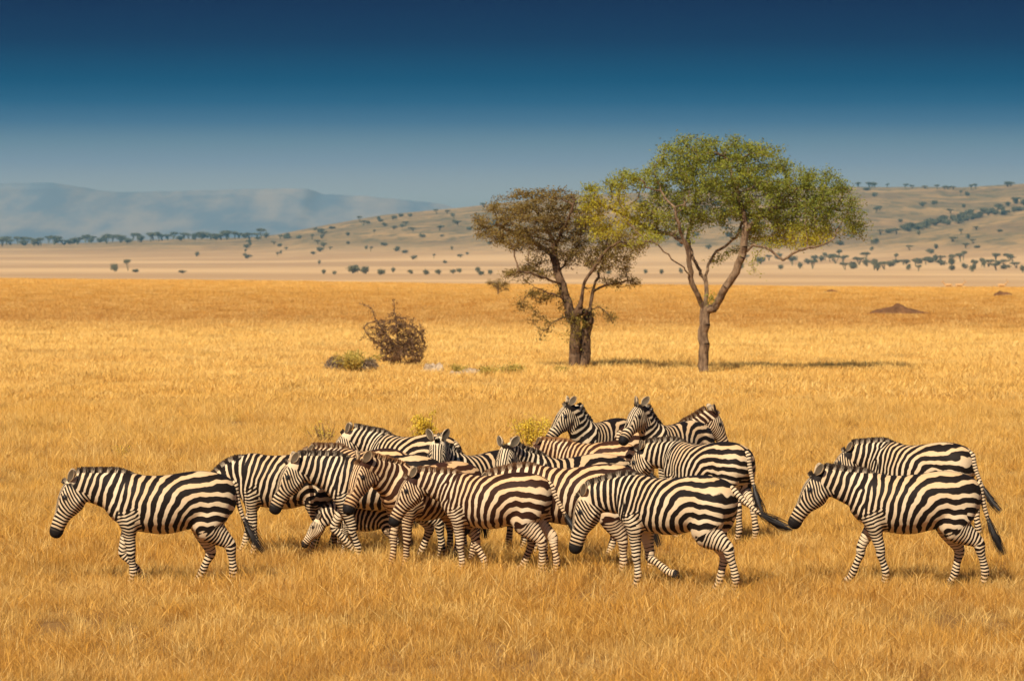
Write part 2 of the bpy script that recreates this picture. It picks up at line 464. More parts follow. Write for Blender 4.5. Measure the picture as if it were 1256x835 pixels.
def colonize(limbs, attract, step, infl, kill, iters=120, seed=0):
    """Space colonisation from a hand-laid limb skeleton towards the attractors."""
    rg = np.random.default_rng(seed)
    nodes = []; par = []
    for limb in limbs:                       # limb: list of points; the first joins the nearest existing node
        p0 = np.array(limb[0], float)
        if not nodes:
            nodes.append(p0); par.append(-1); cur = 0
        else:
            arr = np.array(nodes); cur = int(np.argmin(((arr - p0) ** 2).sum(1)))
        for q in limb[1:]:
            q = np.array(q, float)
            s = nodes[cur].copy(); L = np.linalg.norm(q - s); n = max(1, int(L / step))
            side = rg.normal(0, 1, 3) * .0
            for k in range(1, n + 1):
                f = k / n
                p = s + (q - s) * f + (rg.normal(0, step * .13, 3) if k < n else 0)
                nodes.append(p); par.append(cur); cur = len(nodes) - 1
    A = np.array(attract, float)
    alive = np.ones(len(A), bool)
    nodes = [np.array(n) for n in nodes]
    arr = np.zeros((20000, 3)); arr[:len(nodes)] = nodes; cnt = len(nodes)
    nearest = np.zeros(len(A), int); nd2 = np.full(len(A), 1e18)
    def update(lo, hi):
        for s in range(lo, hi, 400):
            e = min(hi, s + 400)
            d2 = ((A[:, None, :] - arr[None, s:e, :]) ** 2).sum(2)
            j = d2.argmin(1); m = d2[np.arange(len(A)), j]
            better = m < nd2
            nd2[better] = m[better]; nearest[better] = j[better] + s
    update(0, cnt)
    for it in range(iters):
        use = alive & (nd2 < infl * infl)
        if not use.any():
            use = alive & (nd2 < (infl * 4) ** 2)
            if not use.any(): break
        idx = np.nonzero(use)[0]
        tgt = nearest[idx]
        dirs = A[idx] - arr[tgt]; dirs /= np.linalg.norm(dirs, axis=1)[:, None] + 1e-9
        acc = {}
        for t_, d_ in zip(tgt, dirs):
            acc[t_] = acc.get(t_, 0) + d_
        lo = cnt
        for t_, d_ in acc.items():
            nrm = np.linalg.norm(d_)
            if nrm < 1e-6: continue
            d_ = d_ / nrm + rg.normal(0, .22, 3)
            d_ /= np.linalg.norm(d_)
            if cnt >= 19990: break
            arr[cnt] = arr[t_] + d_ * step; par.append(int(t_)); cnt += 1
        if cnt == lo: break
        update(lo, cnt)
        alive &= nd2 > kill * kill
        if cnt >= 19990: break
    return arr[:cnt].copy(), np.array(par[:cnt])

def leaf_mesh(name, pts, n_per, spread, size, mat, seed, yel=None, droop=0.):
    rg = np.random.default_rng(seed)
    N = len(pts) * n_per
    if N == 0: return None
    c = np.repeat(pts, n_per, 0) + rg.normal(0, 1, (N, 3)) * np.array([spread, spread, spread * .6])
    a = rg.normal(0, 1, (N, 3)); a /= np.linalg.norm(a, axis=1)[:, None]
    b = rg.normal(0, 1, (N, 3)); b -= (a * b).sum(1)[:, None] * a; b /= np.linalg.norm(b, axis=1)[:, None]
    s = size * rg.uniform(.5, 1.4, N)[:, None]
    V = np.stack([c - a * s, c - b * s * .38, c + a * s, c + b * s * .38], 1).reshape(-1, 3)
    q = np.arange(N * 4).reshape(-1, 4)
    me = fast_mesh(name, V, q, mat, False)
    rn = np.repeat(rg.random(N), 4); set_attr(me, 'rnd', rn)
    y = np.zeros(N * 4) if yel is None else np.repeat(np.clip(yel(c) + rg.normal(0, .12, N), 0, 1), 4)
    set_attr(me, 'yel', y)
    return me

def make_tree(name, base, limbs, attract, rtrunk, tipr, step, infl, kill, bark, leafmat, n_per, spread, size, label, seed=1, yel=None,
              leaf_frac=1.0, cat='tree', expo=2.3, leaf_maxr=3.0, minr=None, parts=('trunk', 'crown'), extra_leaf=None):
    """limbs and attractors are given in metres relative to the tree's base."""
    root = empty(name, base)
    tag(root, label, cat)
    P, par = colonize(limbs, attract, step, infl, kill, seed=seed)
    n = len(P)
    w = np.zeros(n); ch = np.zeros(n, int)
    for i in range(n):
        if par[i] >= 0: ch[par[i]] += 1
    for i in range(n - 1, -1, -1):
        if ch[i] == 0: w[i] += 1.0
        if par[i] >= 0: w[par[i]] += w[i]
    expo = math.log(w[0]) / math.log(rtrunk / tipr)
    rad = tipr * np.maximum(w, 1) ** (1 / expo)
    if minr is not None: rad = np.maximum(rad, minr(P))
    T = Tubes()
    for i in range(n):
        if par[i] >= 0:
            p = par[i]
            ra = min(rad[p], rad[i] * 1.25 + .003)
            if p < 3: ra = rad[p]
            T.seg(P[p], P[i], ra, rad[i], 10 if rad[i] > .06 else (6 if rad[i] > .02 else 4))
    # root flare
    me = mesh_np(parts[0], T.V, T.F, bark, True)
    link(bpy.data.objects.new(parts[0], me), root)
    rg = np.random.default_rng(seed + 9)
    thin = np.nonzero(rad < tipr * leaf_maxr)[0]
    thin = thin[rg.random(len(thin)) < leaf_frac]
    pts = P[thin]
    if extra_leaf is not None: pts = pts[extra_leaf(pts, rg)]
    lm = leaf_mesh(parts[1], pts, n_per, spread, size, leafmat, seed, yel)
    if lm: link(bpy.data.objects.new(parts[1], lm), root)
    print(name, 'nodes', n, 'leaves', len(pts) * n_per)
    return root

def px_tree(base_px, base_py):
    x, d = gpos(base_px, base_py)
    k = d / FP
    def L(px, py, dy=0.0): return ((px - base_px) * k, dy, (base_py - py) * k)
    return (x, d, 0.0), k, L

def sample_blobs(blobs, k, bpx, bpy_, depth, per_m3, seed, shell=.35):
    rg = np.random.default_rng(seed); out = []
    for b in blobs:
        cx, cy, rx, ry = b[:4]; dens = b[4] if len(b) > 4 else 1.0; dy = b[5] if len(b) > 5 else 0.0
        RX, RZ, RY = rx * k, ry * k, min(depth, max(rx * k * 1.25, ry * k))
        n = max(3, int(per_m3 * dens * 4.19 * RX * RY * RZ))
        p = rg.normal(0, 1, (n, 3)); p /= np.linalg.norm(p, axis=1)[:, None]
        p *= (rg.uniform(shell, 1, n) ** .5)[:, None]
        out.append(p * [RX, RY, RZ] + [(cx - bpx) * k, dy, (bpy_ - cy) * k])
    return np.concatenate(out)

def build_trees():
    # --- green flat-crowned tree on the right
    base, k, L = px_tree(863, 460)
    g = lambda *a: [L(*p) for p in a]
    limbs = [g((863, 464), (863, 440), (862, 415), (864, 390), (865, 380)),
             g((865, 380), (859, 370, -.1), (852, 355, -.3), (846, 340, -.4), (844, 320, -.5), (841, 300, -.6), (832, 280, -.8), (826, 255, -.9)),
             g((865, 380), (867, 360, .15), (866, 338, .3), (872, 320, .4), (880, 308, .6), (895, 299, .9), (906, 291, 1.1), (914, 270, 1.3), (920, 240, 1.5), (925, 210, 1.6)),
             g((865, 380), (876, 378, -.1), (885, 360, -.3), (893, 347, -.4), (902, 333, -.5), (908, 316, -.6), (911, 296, -.6), (913, 276, -.6), (908, 250, -.5), (898, 220, -.3), (890, 195, -.2)),
             g((909, 312, -.6), (922, 300, -.8), (935, 303, -1.0), (947, 311, -1.1), (957, 319, -1.2), (968, 311, -1.3), (982, 306, -1.3), (1000, 302, -1.2), (1020, 292, -1.1)),
             g((912, 280, -.6), (930, 268, -.4), (950, 256, .1), (975, 252, .5), (1005, 250, .7), (1030, 258, .7)),
             g((846, 338, -.4), (838, 328, -.8), (822, 318, -1.0), (805, 300, -1.2), (790, 296, -1.3), (772, 300, -1.4)),
             g((842, 303, -.6), (826, 288, .2), (808, 284, .5), (790, 276, .8), (765, 262, .9), (742, 252, .8)),
             g((866, 345, .3), (852, 318, .8), (845, 292, 1.2), (852, 262, 1.5), (858, 232, 1.6), (850, 205, 1.2)),
             g((872, 320, .4), (884, 316, 1.0), (910, 305, 1.8), (940, 292, 2.2), (970, 288, 2.2)),
             g((866, 372, 0), (872, 366, -.2), (874, 362, -.25)),
             g((936, 303, -1.0), (924, 316, -1.1), (921, 325, -1.1), (922, 334, -1.1))]
    blobs = [(845, 187, 42, 20), (895, 186, 40, 20), (932, 192, 34, 20), (880, 212, 60, 24), (822, 212, 36, 22), (955, 220, 44, 24), (1000, 228, 40, 22),
             (1030, 250, 34, 22), (1046, 272, 20, 14), (985, 262, 46, 26), (985, 290, 40, 12), (945, 285, 34, 16), (930, 246, 50, 28), (870, 250, 50, 26),
             (822, 255, 38, 24), (780, 222, 40, 16), (742, 238, 34, 18), (730, 262, 26, 18), (765, 262, 36, 22), (800, 284, 30, 14), (745, 285, 24, 12), (1035, 285, 20, 10), (1056, 268, 15, 13), (1050, 290, 14, 8), (720, 250, 14, 12)]
    A = sample_blobs(blobs, k, 863, 460, 2.6, 42, 3)
    def yel(c):
        px = 863 + c[:, 0] / k; py = 460 - c[:, 2] / k
        a = np.exp(-((px - 745) / 42) ** 2 - ((py - 262) / 34) ** 2) * .9
        b = np.exp(-((px - 985) / 50) ** 2 - ((py - 295) / 16) ** 2) * .6
        return np.clip(a + b + .22 * smooth(230, 300, py), 0, 1)
    make_tree('acacia_tree', base, limbs, A, .155, .007, .15, .9, .19, M['bark_pale'], M['leaf_green'], 44, .115, .038,
              'tall green acacia with broad flat crown and pale forked trunk', seed=4, yel=yel, leaf_maxr=2.6)
    # --- browner tree on the left
    base, k, L = px_tree(709, 456)
    g = lambda *a: [L(*p) for p in a]
    limbs = [g((706, 460), (705, 440), (705, 420), (706, 402), (704, 390)),
             g((717, 460, .1), (717, 440, .15), (718, 418, .2), (721, 400, .2), (722, 388, .2)),
             g((704, 390), (698, 378), (694, 365, .1), (690, 350, .1), (684, 335, .2), (680, 318, .2), (680, 300, .2), (672, 280, .3), (660, 262, .3)),
             g((704, 392), (711, 376, -.3), (714, 360, -.4), (717, 345, -.5), (726, 332, -.6), (736, 316, -.7), (746, 304, -.8), (760, 296, -.9)),
             g((722, 388, .2), (726, 366, .4), (731, 345, .5), (738, 328, .7), (744, 312, .8), (752, 296, .9)),
             g((690, 350, .1), (678, 345, -.4), (664, 340, -.7), (650, 334, -.9), (636, 332, -1.0), (622, 338, -1.1)),
             g((697, 374, 0), (684, 363, -.3), (668, 357, -.6), (655, 352, -.8), (645, 362, -.9), (640, 372, -.9)),
             g((703, 392, 0), (688, 390, -.3), (676, 396, -.4), (667, 405, -.5), (661, 416, -.5)),
             g((728, 360, .4), (740, 351, .2), (756, 348, 0), (770, 344, -.2), (782, 348, -.3)),
             g((722, 384, .2), (734, 376, 0), (745, 384, -.2), (750, 394, -.3)),
             g((680, 318, .2), (668, 305, .8), (650, 295, 1.1), (630, 285, 1.2), (608, 275, 1.1)),
             g((684, 335, .2), (700, 315, 1.0), (712, 295, 1.4), (716, 272, 1.5)),
             g((680, 300, .2), (692, 280, -.5), (700, 260, -.9), (705, 245, -1.))]
    blobs = [(602, 268, 22, 18), (598, 290, 18, 10), (635, 250, 34, 16), (678, 244, 38, 14), (655, 272, 44, 20), (700, 270, 38, 22), (628, 288, 32, 12), (735, 296, 32, 18),
             (765, 302, 30, 18), (690, 304, 28, 14), (745, 320, 38, 12), (600, 278, 24, 20), (640, 296, 36, 12), (716, 250, 20, 14),
             (650, 336, 32, 9, 1.3), (622, 345, 16, 8, 1.2), (762, 346, 26, 8, 1.5), (668, 362, 26, 10, 1.2), (650, 382, 14, 10, 1.), (690, 385, 16, 10, .8), (728, 388, 16, 10, .8), (664, 412, 8, 10, 1), (640, 372, 8, 9, 1), (747, 390, 9, 8, .8), (745, 352, 22, 8, .6)]
    A = sample_blobs(blobs, k, 709, 456, 2.3, 62, 8)
    def yel2(c):
        px = 709 + c[:, 0] / k; py = 456 - c[:, 2] / k
        return np.exp(-((px - 745) / 30) ** 2 - ((py - 285) / 26) ** 2) * .45
    def sparse(p, rg):
        py = 456 - p[:, 2] / k
        return rg.random(len(p)) < np.where(py > 335, .6, 1.0)
    t = make_tree('acacia_tree', base, limbs, A, .17, .0075, .14, .9, .17, M['bark_dark'], M['leaf_olive'], 38, .10, .036,
                  'brownish acacia with twin dark trunk and low drooping bare branches', seed=14, yel=yel2, leaf_maxr=2.4, minr=lambda P: (.20 - .03 * P[:, 2]) * (1 - smooth(1.4, 2.9, P[:, 2])) * (np.abs(P[:, 0] - .03) < .33), extra_leaf=sparse)
    # leafy sucker shoots on the trunk
    pts = np.array([L(706 + a, 398 + b, -.25) for a, b in np.random.default_rng(2).normal(0, 1, (60, 2)) * [9, 12]])
    lm = leaf_mesh('trunk_shoots', pts, 14, .10, .032, M['leaf_olive'], 77, lambda c: np.full(len(c), .5))
    link(bpy.data.objects.new('trunk_shoots', lm), t)

    # --- dead thorn bush
    base, k, L = px_tree(492, 452)
    g = lambda *a: [L(*p) for p in a]
    limbs = [g((492, 454), (490, 440), (488, 425)), g((488, 430), (478, 415), (468, 403), (461, 393), (456, 378), (448, 374), (441, 372)),
             g((461, 393), (450, 397), (446, 402), (452, 412)), g((489, 430), (487, 410), (485, 390), (484, 372), (482, 368)), g((490, 435), (500, 420), (510, 408), (520, 405)),
             g((470, 404), (456, 400), (449, 405), (444, 415))]
    blobs = [(485, 415, 28, 22, 2), (492, 436, 28, 16, 2.5), (510, 412, 16, 14), (485, 395, 16, 12), (455, 408, 10, 9, .6), (500, 398, 16, 9), (506, 425, 18, 16, 1.5), (472, 398, 14, 8), (450, 376, 8, 4, .8), (478, 430, 18, 16)]
    A = sample_blobs(blobs, k, 492, 452, .8, 260, 5)
    make_tree('thorn_bush', base, limbs, A, .06, .007, .06, .5, .075, M['bark_dead'], M['leaf_dead'], 9, .05, .033,
              'dead brown thorn bush with bare twisted branches sticking up to its left', seed=21, cat='bush', leaf_frac=.6, parts=('branches', 'dry_leaves'))
    # --- small bush near the crest, left of the big trees
    base, k, L = px_tree(611, 361)
    A = sample_blobs([(611, 350, 13, 8), (606, 345, 9, 6), (618, 352, 9, 6)], k, 611, 361, .9, 14, 6)
    make_tree('thorn_bush', base, [[L(611, 362), L(611, 352)]], A, .05, .012, .12, 1.5, .14, M['bark_dead'], M['leaf_olive'], 16, .12, .05,
              'small round bush alone near the crest of the field', seed=31, cat='bush', parts=('branches', 'leaves'))

# ------------------------------------------------------------------ low bushes, mounds, stones, weeds
def leafy(name, px, py, wpx, hpx, mat, n, size, label, cat, seed, group=None, stems=True, dep=None):
    x, d = gpos(px, py); k = d / FP
    root = empty(name, (x, d, float(terr(x, d))))
    tag(root, label, cat, group)
    rg = np.random.default_rng(seed)
    W, H = wpx * k / 2, hpx * k
    ns = 26
    tips = np.stack([rg.normal(0, .42, ns) * W, rg.normal(0, .42, ns) * (dep or W), H * rg.uniform(.45, 1.0, ns)], 1)
    T = Tubes()
    for tp in tips:
        b = Vector((tp[0] * .3, tp[1] * .3, 0)); m = Vector((tp[0] * .75, tp[1] * .75, tp[2] * .55))
        T.seg(b, m, .008, .006, 4); T.seg(m, tp, .006, .003, 4)
    link(bpy.data.objects.new('stems', mesh_np('stems', T.V, T.F, M['bark_dead'])), root)
    f = rg.uniform(.35, 1.05, (ns, 10))
    pts = (tips[:, None, :] * f[:, :, None] ** np.array([1.0, 1.0, .8])).reshape(-1, 3)
    lm = leaf_mesh('leaves', pts, max(1, n // len(pts)), min(W, H) * .16, size, mat, seed)
    link(bpy.data.objects.new('leaves', lm), root)
    return root

def mound(name, px, py, wpx, hpx, mat, label, cat, seed, rough=.25, lump=True, peak=1.6):
    x, d = gpos(px, py); k = d / FP
    W, H = wpx * k / 2, hpx * k + .10
    CLEAR.append((x, d, W * 1.02))
    V = []; F = []; nr, na = 22, 48
    for i in range(nr + 1):
        r = i / nr
        for j in range(na):
            a = 2 * math.pi * j / na
            nz = mnoise.fractal(Vector((math.cos(a) * r * 2.2 + seed, math.sin(a) * r * 2.2, seed * .7)), 1, 2, 4)
            z = H * ((1 - r) ** 1.15 * (1 + .4 * r) if peak > 1 else math.sqrt(max(0, 1 - r * r))) * (1 + rough * nz) + H * rough * .35 * nz * (1 - r)
            if lump: z += H * .18 * math.exp(-((r * math.cos(a) + .10) ** 2 + (r * math.sin(a)) ** 2) / .006)
            V.append((W * r * math.cos(a) * (1 + .12 * nz), W * r * math.sin(a) * (1 + .12 * nz), z if i < nr else -.15))
    for i in range(nr):
        for j in range(na):
            V0 = i * na + j; V1 = i * na + (j + 1) % na
            F.append((V0, V1, V1 + na, V0 + na))
    o = link(bpy.data.objects.new(name, mesh_np(name, V, F, mat)))
    o.location = (x, d, float(terr(x, d)))
    tag(o, label, cat)
    return o

def build_small():
    mound('termite_mound', 1103, 389, 88, 10, M['soil'], 'wide dark brown termite mound with small knob on top', 'termite mound', 3.3)
    mound('termite_mound', 1021, 355.5, 30, 4.5, M['soil'], 'low termite mound just behind the right side of the tall green acacia', 'termite mound', 7.7, lump=False)
    mound('termite_mound', 1229, 361.5, 36, 8, M['soil'], 'small pointed termite mound at the far right edge of the field', 'termite mound', 5.1, lump=False)
    dome_bush('dry_bush', 412, 456, 28, 15, M['leaf_grey'], 900, .03, 'round grey dry bush at the left end of the green shrub', 'bush', 61)
    dome_bush('dry_bush', 453, 457, 22, 13, M['leaf_grey'], 700, .03, 'small grey dry bush between the green shrub and the dead thorn bush', 'bush', 62)
    mound('flat_rock', 531, 459, 34, 8, M['stone'], 'flat pale rock just right of the dead thorn bush', 'rock', 4.4, rough=.5, lump=False, peak=.5)
    mound('flat_rock', 574, 462, 52, 6, M['stone'], 'long low pale rock slab among shrubs between dead bush and acacias', 'rock', 1.4, rough=.5, lump=False, peak=.5)
    leafy('shrub', 434, 457, 46, 25, M['shrub'], 3600, .04, 'low yellow green shrub between two grey dry bushes', 'shrub', 3)
    leafy('shrub', 563, 462, 24, 16, M['shrub'], 1200, .03, 'small olive shrub at the left end of the low rock slab', 'shrub', 4)
    leafy('shrub', 597, 463, 34, 14, M['shrub'], 1300, .03, 'small olive shrub at the middle of the low rock slab', 'shrub', 5)
    leafy('shrub', 627, 462, 40, 17, M['shrub'], 1500, .03, 'loose olive shrub at the right end of the low rock slab', 'shrub', 6)
    leafy('shrub', 690, 461, 26, 12, M['shrub'], 900, .03, 'low scrubby growth at the foot of the brownish acacia', 'shrub', 7)
    leafy('flowering_weed', 521, 549, 34, 46, M['weed'], 2300, .026, 'bright yellow green weed standing behind the zebra that faces the camera', 'weed', 8, dep=.15)
    leafy('flowering_weed', 652, 555, 54, 46, M['weed'], 2100, .024, 'yellow green weed growing left of the small brown young zebra', 'weed', 9, dep=.2)
    leafy('flowering_weed', 400, 548, 60, 32, M['weed'], 380, .018, 'sparse yellowish weed behind the left group of zebras', 'weed', 10, dep=.2)
    leafy('flowering_weed', 150, 566, 40, 22, M['weed'], 160, .018, 'faint yellowish weed in the grass above the leftmost zebra', 'weed', 11, dep=.2)

def dome_bush(name, px, py, wpx, hpx, mat, n, size, label, cat, seed):
    x, d = gpos(px, py); k = d / FP
    root = empty(name, (x, d, float(terr(x, d)))); tag(root, label, cat)
    rg = np.random.default_rng(seed)
    W, H = wpx * k / 2, hpx * k + .12
    CLEAR.append((x, d, W * .8))
    p = rg.normal(0, 1, (n, 3)); p /= np.linalg.norm(p, axis=1)[:, None]; p *= (rg.uniform(.25, 1, n) ** .4)[:, None]
    p = p[p[:, 2] > -.25] * [W, W, H * .8] + [0, 0, H * .2]
    p[:, 2] = np.maximum(p[:, 2], .02)
    T = Tubes()
    for q in p[::14]: T.seg((q[0] * .2, q[1] * .2, 0), tuple(q), .012, .004, 4)
    link(bpy.data.objects.new('stems', mesh_np('stems', T.V, T.F, M['bark_dead'])), root)
    link(bpy.data.objects.new('twigs', leaf_mesh('twigs', p, 5, .035, size, mat, seed)), root)

def far_hit(px, py, lo=1250, hi=5350):
    ds = np.geomspace(lo, hi, 700)
    xs = (px - CX) / FP * ds
    yy = HY + (CH - terr(xs, ds)) * FP / ds
    run = np.minimum.accumulate(yy)
    vis = yy <= run + 1e-6
    cand = np.nonzero(vis & (yy <= py))[0]
    if len(cand) == 0:
        i = int(np.argmin(yy))
    else: i = int(cand[0])
    return xs[i], ds[i], float(terr(xs[i], ds[i]))

def build_far_trees():
    rg = np.random.default_rng(12)
    srcs = []
    for v in range(7):
        flat = v in (0, 1, 2)
        V = []; T = Tubes()
        nc = 5 if flat else 4
        pts = []
        for c in range(nc):
            cx, cy = rg.normal(0, .17), rg.normal(0, .17)
            if flat: cz, rx, rz = .78 + rg.normal(0, .04), .33, .12
            else: cz, rx, rz = .45 + rg.normal(0, .09), .30, .30
            p = rg.normal(0, 1, (42, 3)); p /= np.linalg.norm(p, axis=1)[:, None]; p *= rg.uniform(.2, 1.05, 42)[:, None]
            pts.append(p * [rx, rx, rz] + [cx, cy, cz])
            T.seg((0, 0, 0), (cx, cy, cz), .045, .02, 4)
        pts = np.concatenate(pts); pts[:, 2] = np.maximum(pts[:, 2], .03)
        lm = leaf_mesh('t', pts, 4, .045, .085, M['leaf_far'], v)
        n0 = len(lm.vertices)
        co = np.zeros(n0 * 3, np.float32); lm.vertices.foreach_get('co', co)
        tv = np.array([tuple(v_) for v_ in T.V], np.float32); tf = np.array(T.F) + n0
        qf = np.concatenate([np.arange(n0).reshape(-1, 4), tf])
        me = fast_mesh('distant_tree', np.concatenate([co.reshape(-1, 3), tv]), qf, M['leaf_far'])
        r = np.random.default_rng(v).random(n0 + len(tv)); set_attr(me, 'rnd', r); set_attr(me, 'yel', r * 0)
        srcs.append(me)
    def put(px, py, w, h, kind, label, cat, group):
        x, y, z = far_hit(px, py)
        k = y / FP
        me = srcs[int(rg.integers(0, 3)) if kind == 'flat' else 3 + int(rg.integers(0, 4))]
        o = link(bpy.data.objects.new('distant_tree' if cat == 'tree' else 'distant_bush', me))
        o.location = (x, y, z - .2); o.rotation_euler = (0, 0, rg.uniform(0, 6.28))
        o.scale = (w * k * .92, w * k * .92, h * k)
        tag(o, label, cat, group)
    # tree line on the low ridge at left
    G1 = ('flat topped tree in the hazy tree line at the foot of the blue escarpment', 'tree', 'tree line below the blue escarpment')
    for px in np.arange(3, 330, 6.2):
        put(px + rg.uniform(-3, 3), 301 - (px / 330) * 10 + rg.uniform(-1, 2.5), rg.uniform(10, 20), rg.uniform(7, 12), 'flat' if rg.random() < .75 else 'r', *G1)
    # individual plants on the left plain
    one = [(141, 333, 11, 15, 'r', 'left tree of the pair standing alone on the pale far plain', 'tree'),
           (157, 332, 10, 15, 'flat', 'right tree of the pair standing alone on the pale far plain', 'tree'),
           (166, 334, 11, 6, 'r', 'low bush right of the pair of trees on the far plain', 'bush'),
           (241, 315, 8, 8, 'r', 'round lone bush right of the pair of trees on the far plain', 'bush'),
           (224, 335, 14, 5, 'r', 'low flat bush on the far plain beyond the left of the crest', 'bush'),
           (433, 335, 20, 14, 'r', 'largest dark thicket bush at the hill foot above the dead thorn bush', 'bush'),
           (449, 336, 16, 13, 'r', 'middle bush of the thicket at the hill foot above the dead thorn bush', 'bush'),
           (467, 337, 12, 11, 'r', 'right end bush of the thicket at the hill foot above the dead thorn bush', 'bush')]
    for a in one: put(*a[:5], a[5], a[6], None)
    G2 = ('small dark tree scattered on the tan slope left of the big acacias', 'tree', 'trees scattered on the left slope')
    for i in range(85):
        px = rg.uniform(300, 620); sk = np.interp(px, [a for a, _ in SKY], [b for _, b in SKY])
        f = rg.random() ** 1.5
        put(px, sk + 3 + f * (322 - sk), rg.uniform(4, 12), rg.uniform(4, 8), 'flat' if rg.random() < .5 else 'r', *G2)
    G3 = ('bush in the loose row at the foot of the hill near the crest', 'bush', 'bushes along the hill foot')
    for px in (396, 412, 480, 502, 521, 534, 541, 555, 563, 586, 592, 601, 640, 652, 665, 748, 790, 812, 835):
        put(px + rg.uniform(-2, 2), 337 + rg.uniform(-3, 1), rg.uniform(6, 10), rg.uniform(6, 10), 'r', *G3)
    G4 = ('dark tree in the row along the foot of the right hill', 'tree', 'tree row below the right hill')
    for px in np.concatenate([np.arange(905, 1256, 7.0), np.arange(1010, 1256, 13.0)]):
        put(px + rg.uniform(-4, 4), 325 + rg.uniform(-7, 7) + (px - 1000) * .01, rg.uniform(7, 15), rg.uniform(7, 13), 'flat' if rg.random() < .4 else 'r', *G4)
    G5 = ('dark tree scattered over the hazy slope of the right hill', 'tree', 'trees on the right hill slope')
    for i in range(95):
        px = rg.uniform(760, 1256); sk = np.interp(px, [a for a, _ in SKY], [b for _, b in SKY])
        put(px, sk + 2 + rg.random() ** 1.1 * (310 - sk), rg.uniform(6, 14), rg.uniform(5, 9), 'flat' if rg.random() < .4 else 'r', *G5)
    G6 = ('tree in the dark wooded gully line crossing the right hill', 'tree', 'gully trees on the right hill')
    for px in np.arange(1110, 1256, 4.0):
        yy = np.interp(px, [1100, 1256], [287, 262])
        put(px + rg.uniform(-2, 2), yy - rg.uniform(1, 12) * (px - 1060) / 180, rg.uniform(9, 17), rg.uniform(6, 11), 'r', *G6)
    # right skyline
    G7 = ('tree standing on the skyline of the right hill', 'tree', 'skyline trees of the right hill')
    for i in range(26):
        px = rg.uniform(1050, 1256) if i < 20 else rg.uniform(640, 760); sk = np.interp(px, [a for a, _ in SKY], [b for _, b in SKY])
        put(px, sk + .5, rg.uniform(5, 12), rg.uniform(4, 7), 'flat', *G7)

# ------------------------------------------------------------------ animals
def ring(c, u, v, a, bt, bb, n=20, e=2.0):
    out = []
    for i in range(n):
        t = 2 * math.pi * i / n
        ct, st = math.cos(t), math.sin(t)
        x = math.copysign(abs(ct) ** (2 / e), ct) * a
        y = math.copysign(abs(st) ** (2 / e), st) * (bt if st > 0 else bb)
        out.append(c + u * x + v * y)
    return out

class Loft:
    def __init__(self): self.V = []; self.F = []
    def add(self, rings):
        n = len(rings[0]); b = len(self.V)
        for r in rings: self.V += r
        for i in range(len(rings) - 1):
            for j in range(n):
                k = (j + 1) % n
                self.F.append((b + i * n + j, b + i * n + k, b + (i + 1) * n + k, b + (i + 1) * n + j))
        for ri, flip in ((0, True), (len(rings) - 1, False)):
            c = sum(rings[ri], Vector()) / n; self.V.append(c); ci = len(self.V) - 1
            for j in range(n):
                k = (j + 1) % n; a_, b_ = b + ri * n + j, b + ri * n + k
                self.F.append((ci, b_, a_) if flip else (ci, a_, b_))
    def tube(self, pts, ra, rb, side=Vector((0, 1, 0)), n=14):
        """pts polyline; ra along the fore-aft direction, rb sideways"""
        rings = []
        m = len(pts)
        for i in range(m):
            d = (pts[min(i + 1, m - 1)] - pts[max(i - 1, 0)]).normalized()
            s = side - d * side.dot(d); s.normalize()
            f = s.cross(d).normalized()
            rings.append(ring(pts[i], s, f, rb[i], ra[i], ra[i], n))
        self.add(rings)
    def ellipsoid(self, c, r, n=12, rot=0.0):
        rings = []
        ca, sa = math.cos(rot), math.sin(rot)
        X = Vector((ca, 0, sa)); Z = Vector((-sa, 0, ca)); Y = Vector((0, 1, 0))
        for i in range(1, 9):
            t = math.pi * i / 9 - math.pi / 2
            cc = Vector(c) + X * math.sin(t) * r[0]
            rings.append(ring(cc, Y, Z, r[1] * math.cos(t), r[2] * math.cos(t), r[2] * math.cos(t), n))
        self.add(rings)

def interp_poly(pts, rads, nsub=4):
    """Catmull-Rom subdivide points and radii"""
    P = [Vector(p) for p in pts]; out = []; ro = []
    for i in range(len(P) - 1):
        p0, p1, p2, p3 = P[max(i - 1, 0)], P[i], P[i + 1], P[min(i + 2, len(P) - 1)]
        r0, r1, r2, r3 = rads[max(i - 1, 0)], rads[i], rads[i + 1], rads[min(i + 2, len(P) - 1)]
        for k in range(nsub):
            t = k / nsub
            w = [(-t + 2 * t * t - t ** 3) / 2, (2 - 5 * t * t + 3 * t ** 3) / 2, (t + 4 * t * t - 3 * t ** 3) / 2, (t ** 3 - t * t) / 2]
            out.append(p0 * w[0] + p1 * w[1] + p2 * w[2] + p3 * w[3])
            ro.append(tuple(max(.004, r0[q] * w[0] + r1[q] * w[1] + r2[q] * w[2] + r3[q] * w[3]) for q in range(len(r0))))
    out.append(P[-1]); ro.append(rads[-1])
    return out, ro

def rot_xz(v, ang):
    """rotate (x,z) so that a positive angle swings a downward vector forward"""
    c, s = math.cos(ang), math.sin(ang)
    x, z = v
    return (x * c - z * s, x * s + z * c)

TRUNK = [(-.705, 1.09, .93, .05), (-.680, 1.155, .86, .13), (-.61, 1.222, .78, .200), (-.48, 1.268, .71, .250), (-.32, 1.288, .68, .268), (-.16, 1.275, .650, .288),
         (0, 1.250, .612, .300), (.15, 1.236, .605, .300), (.30, 1.240, .625, .280), (.42, 1.262, .645, .250), (.54, 1.250, .70, .215), (.64, 1.17, .76, .17), (.715, 1.06, .85, .10)]

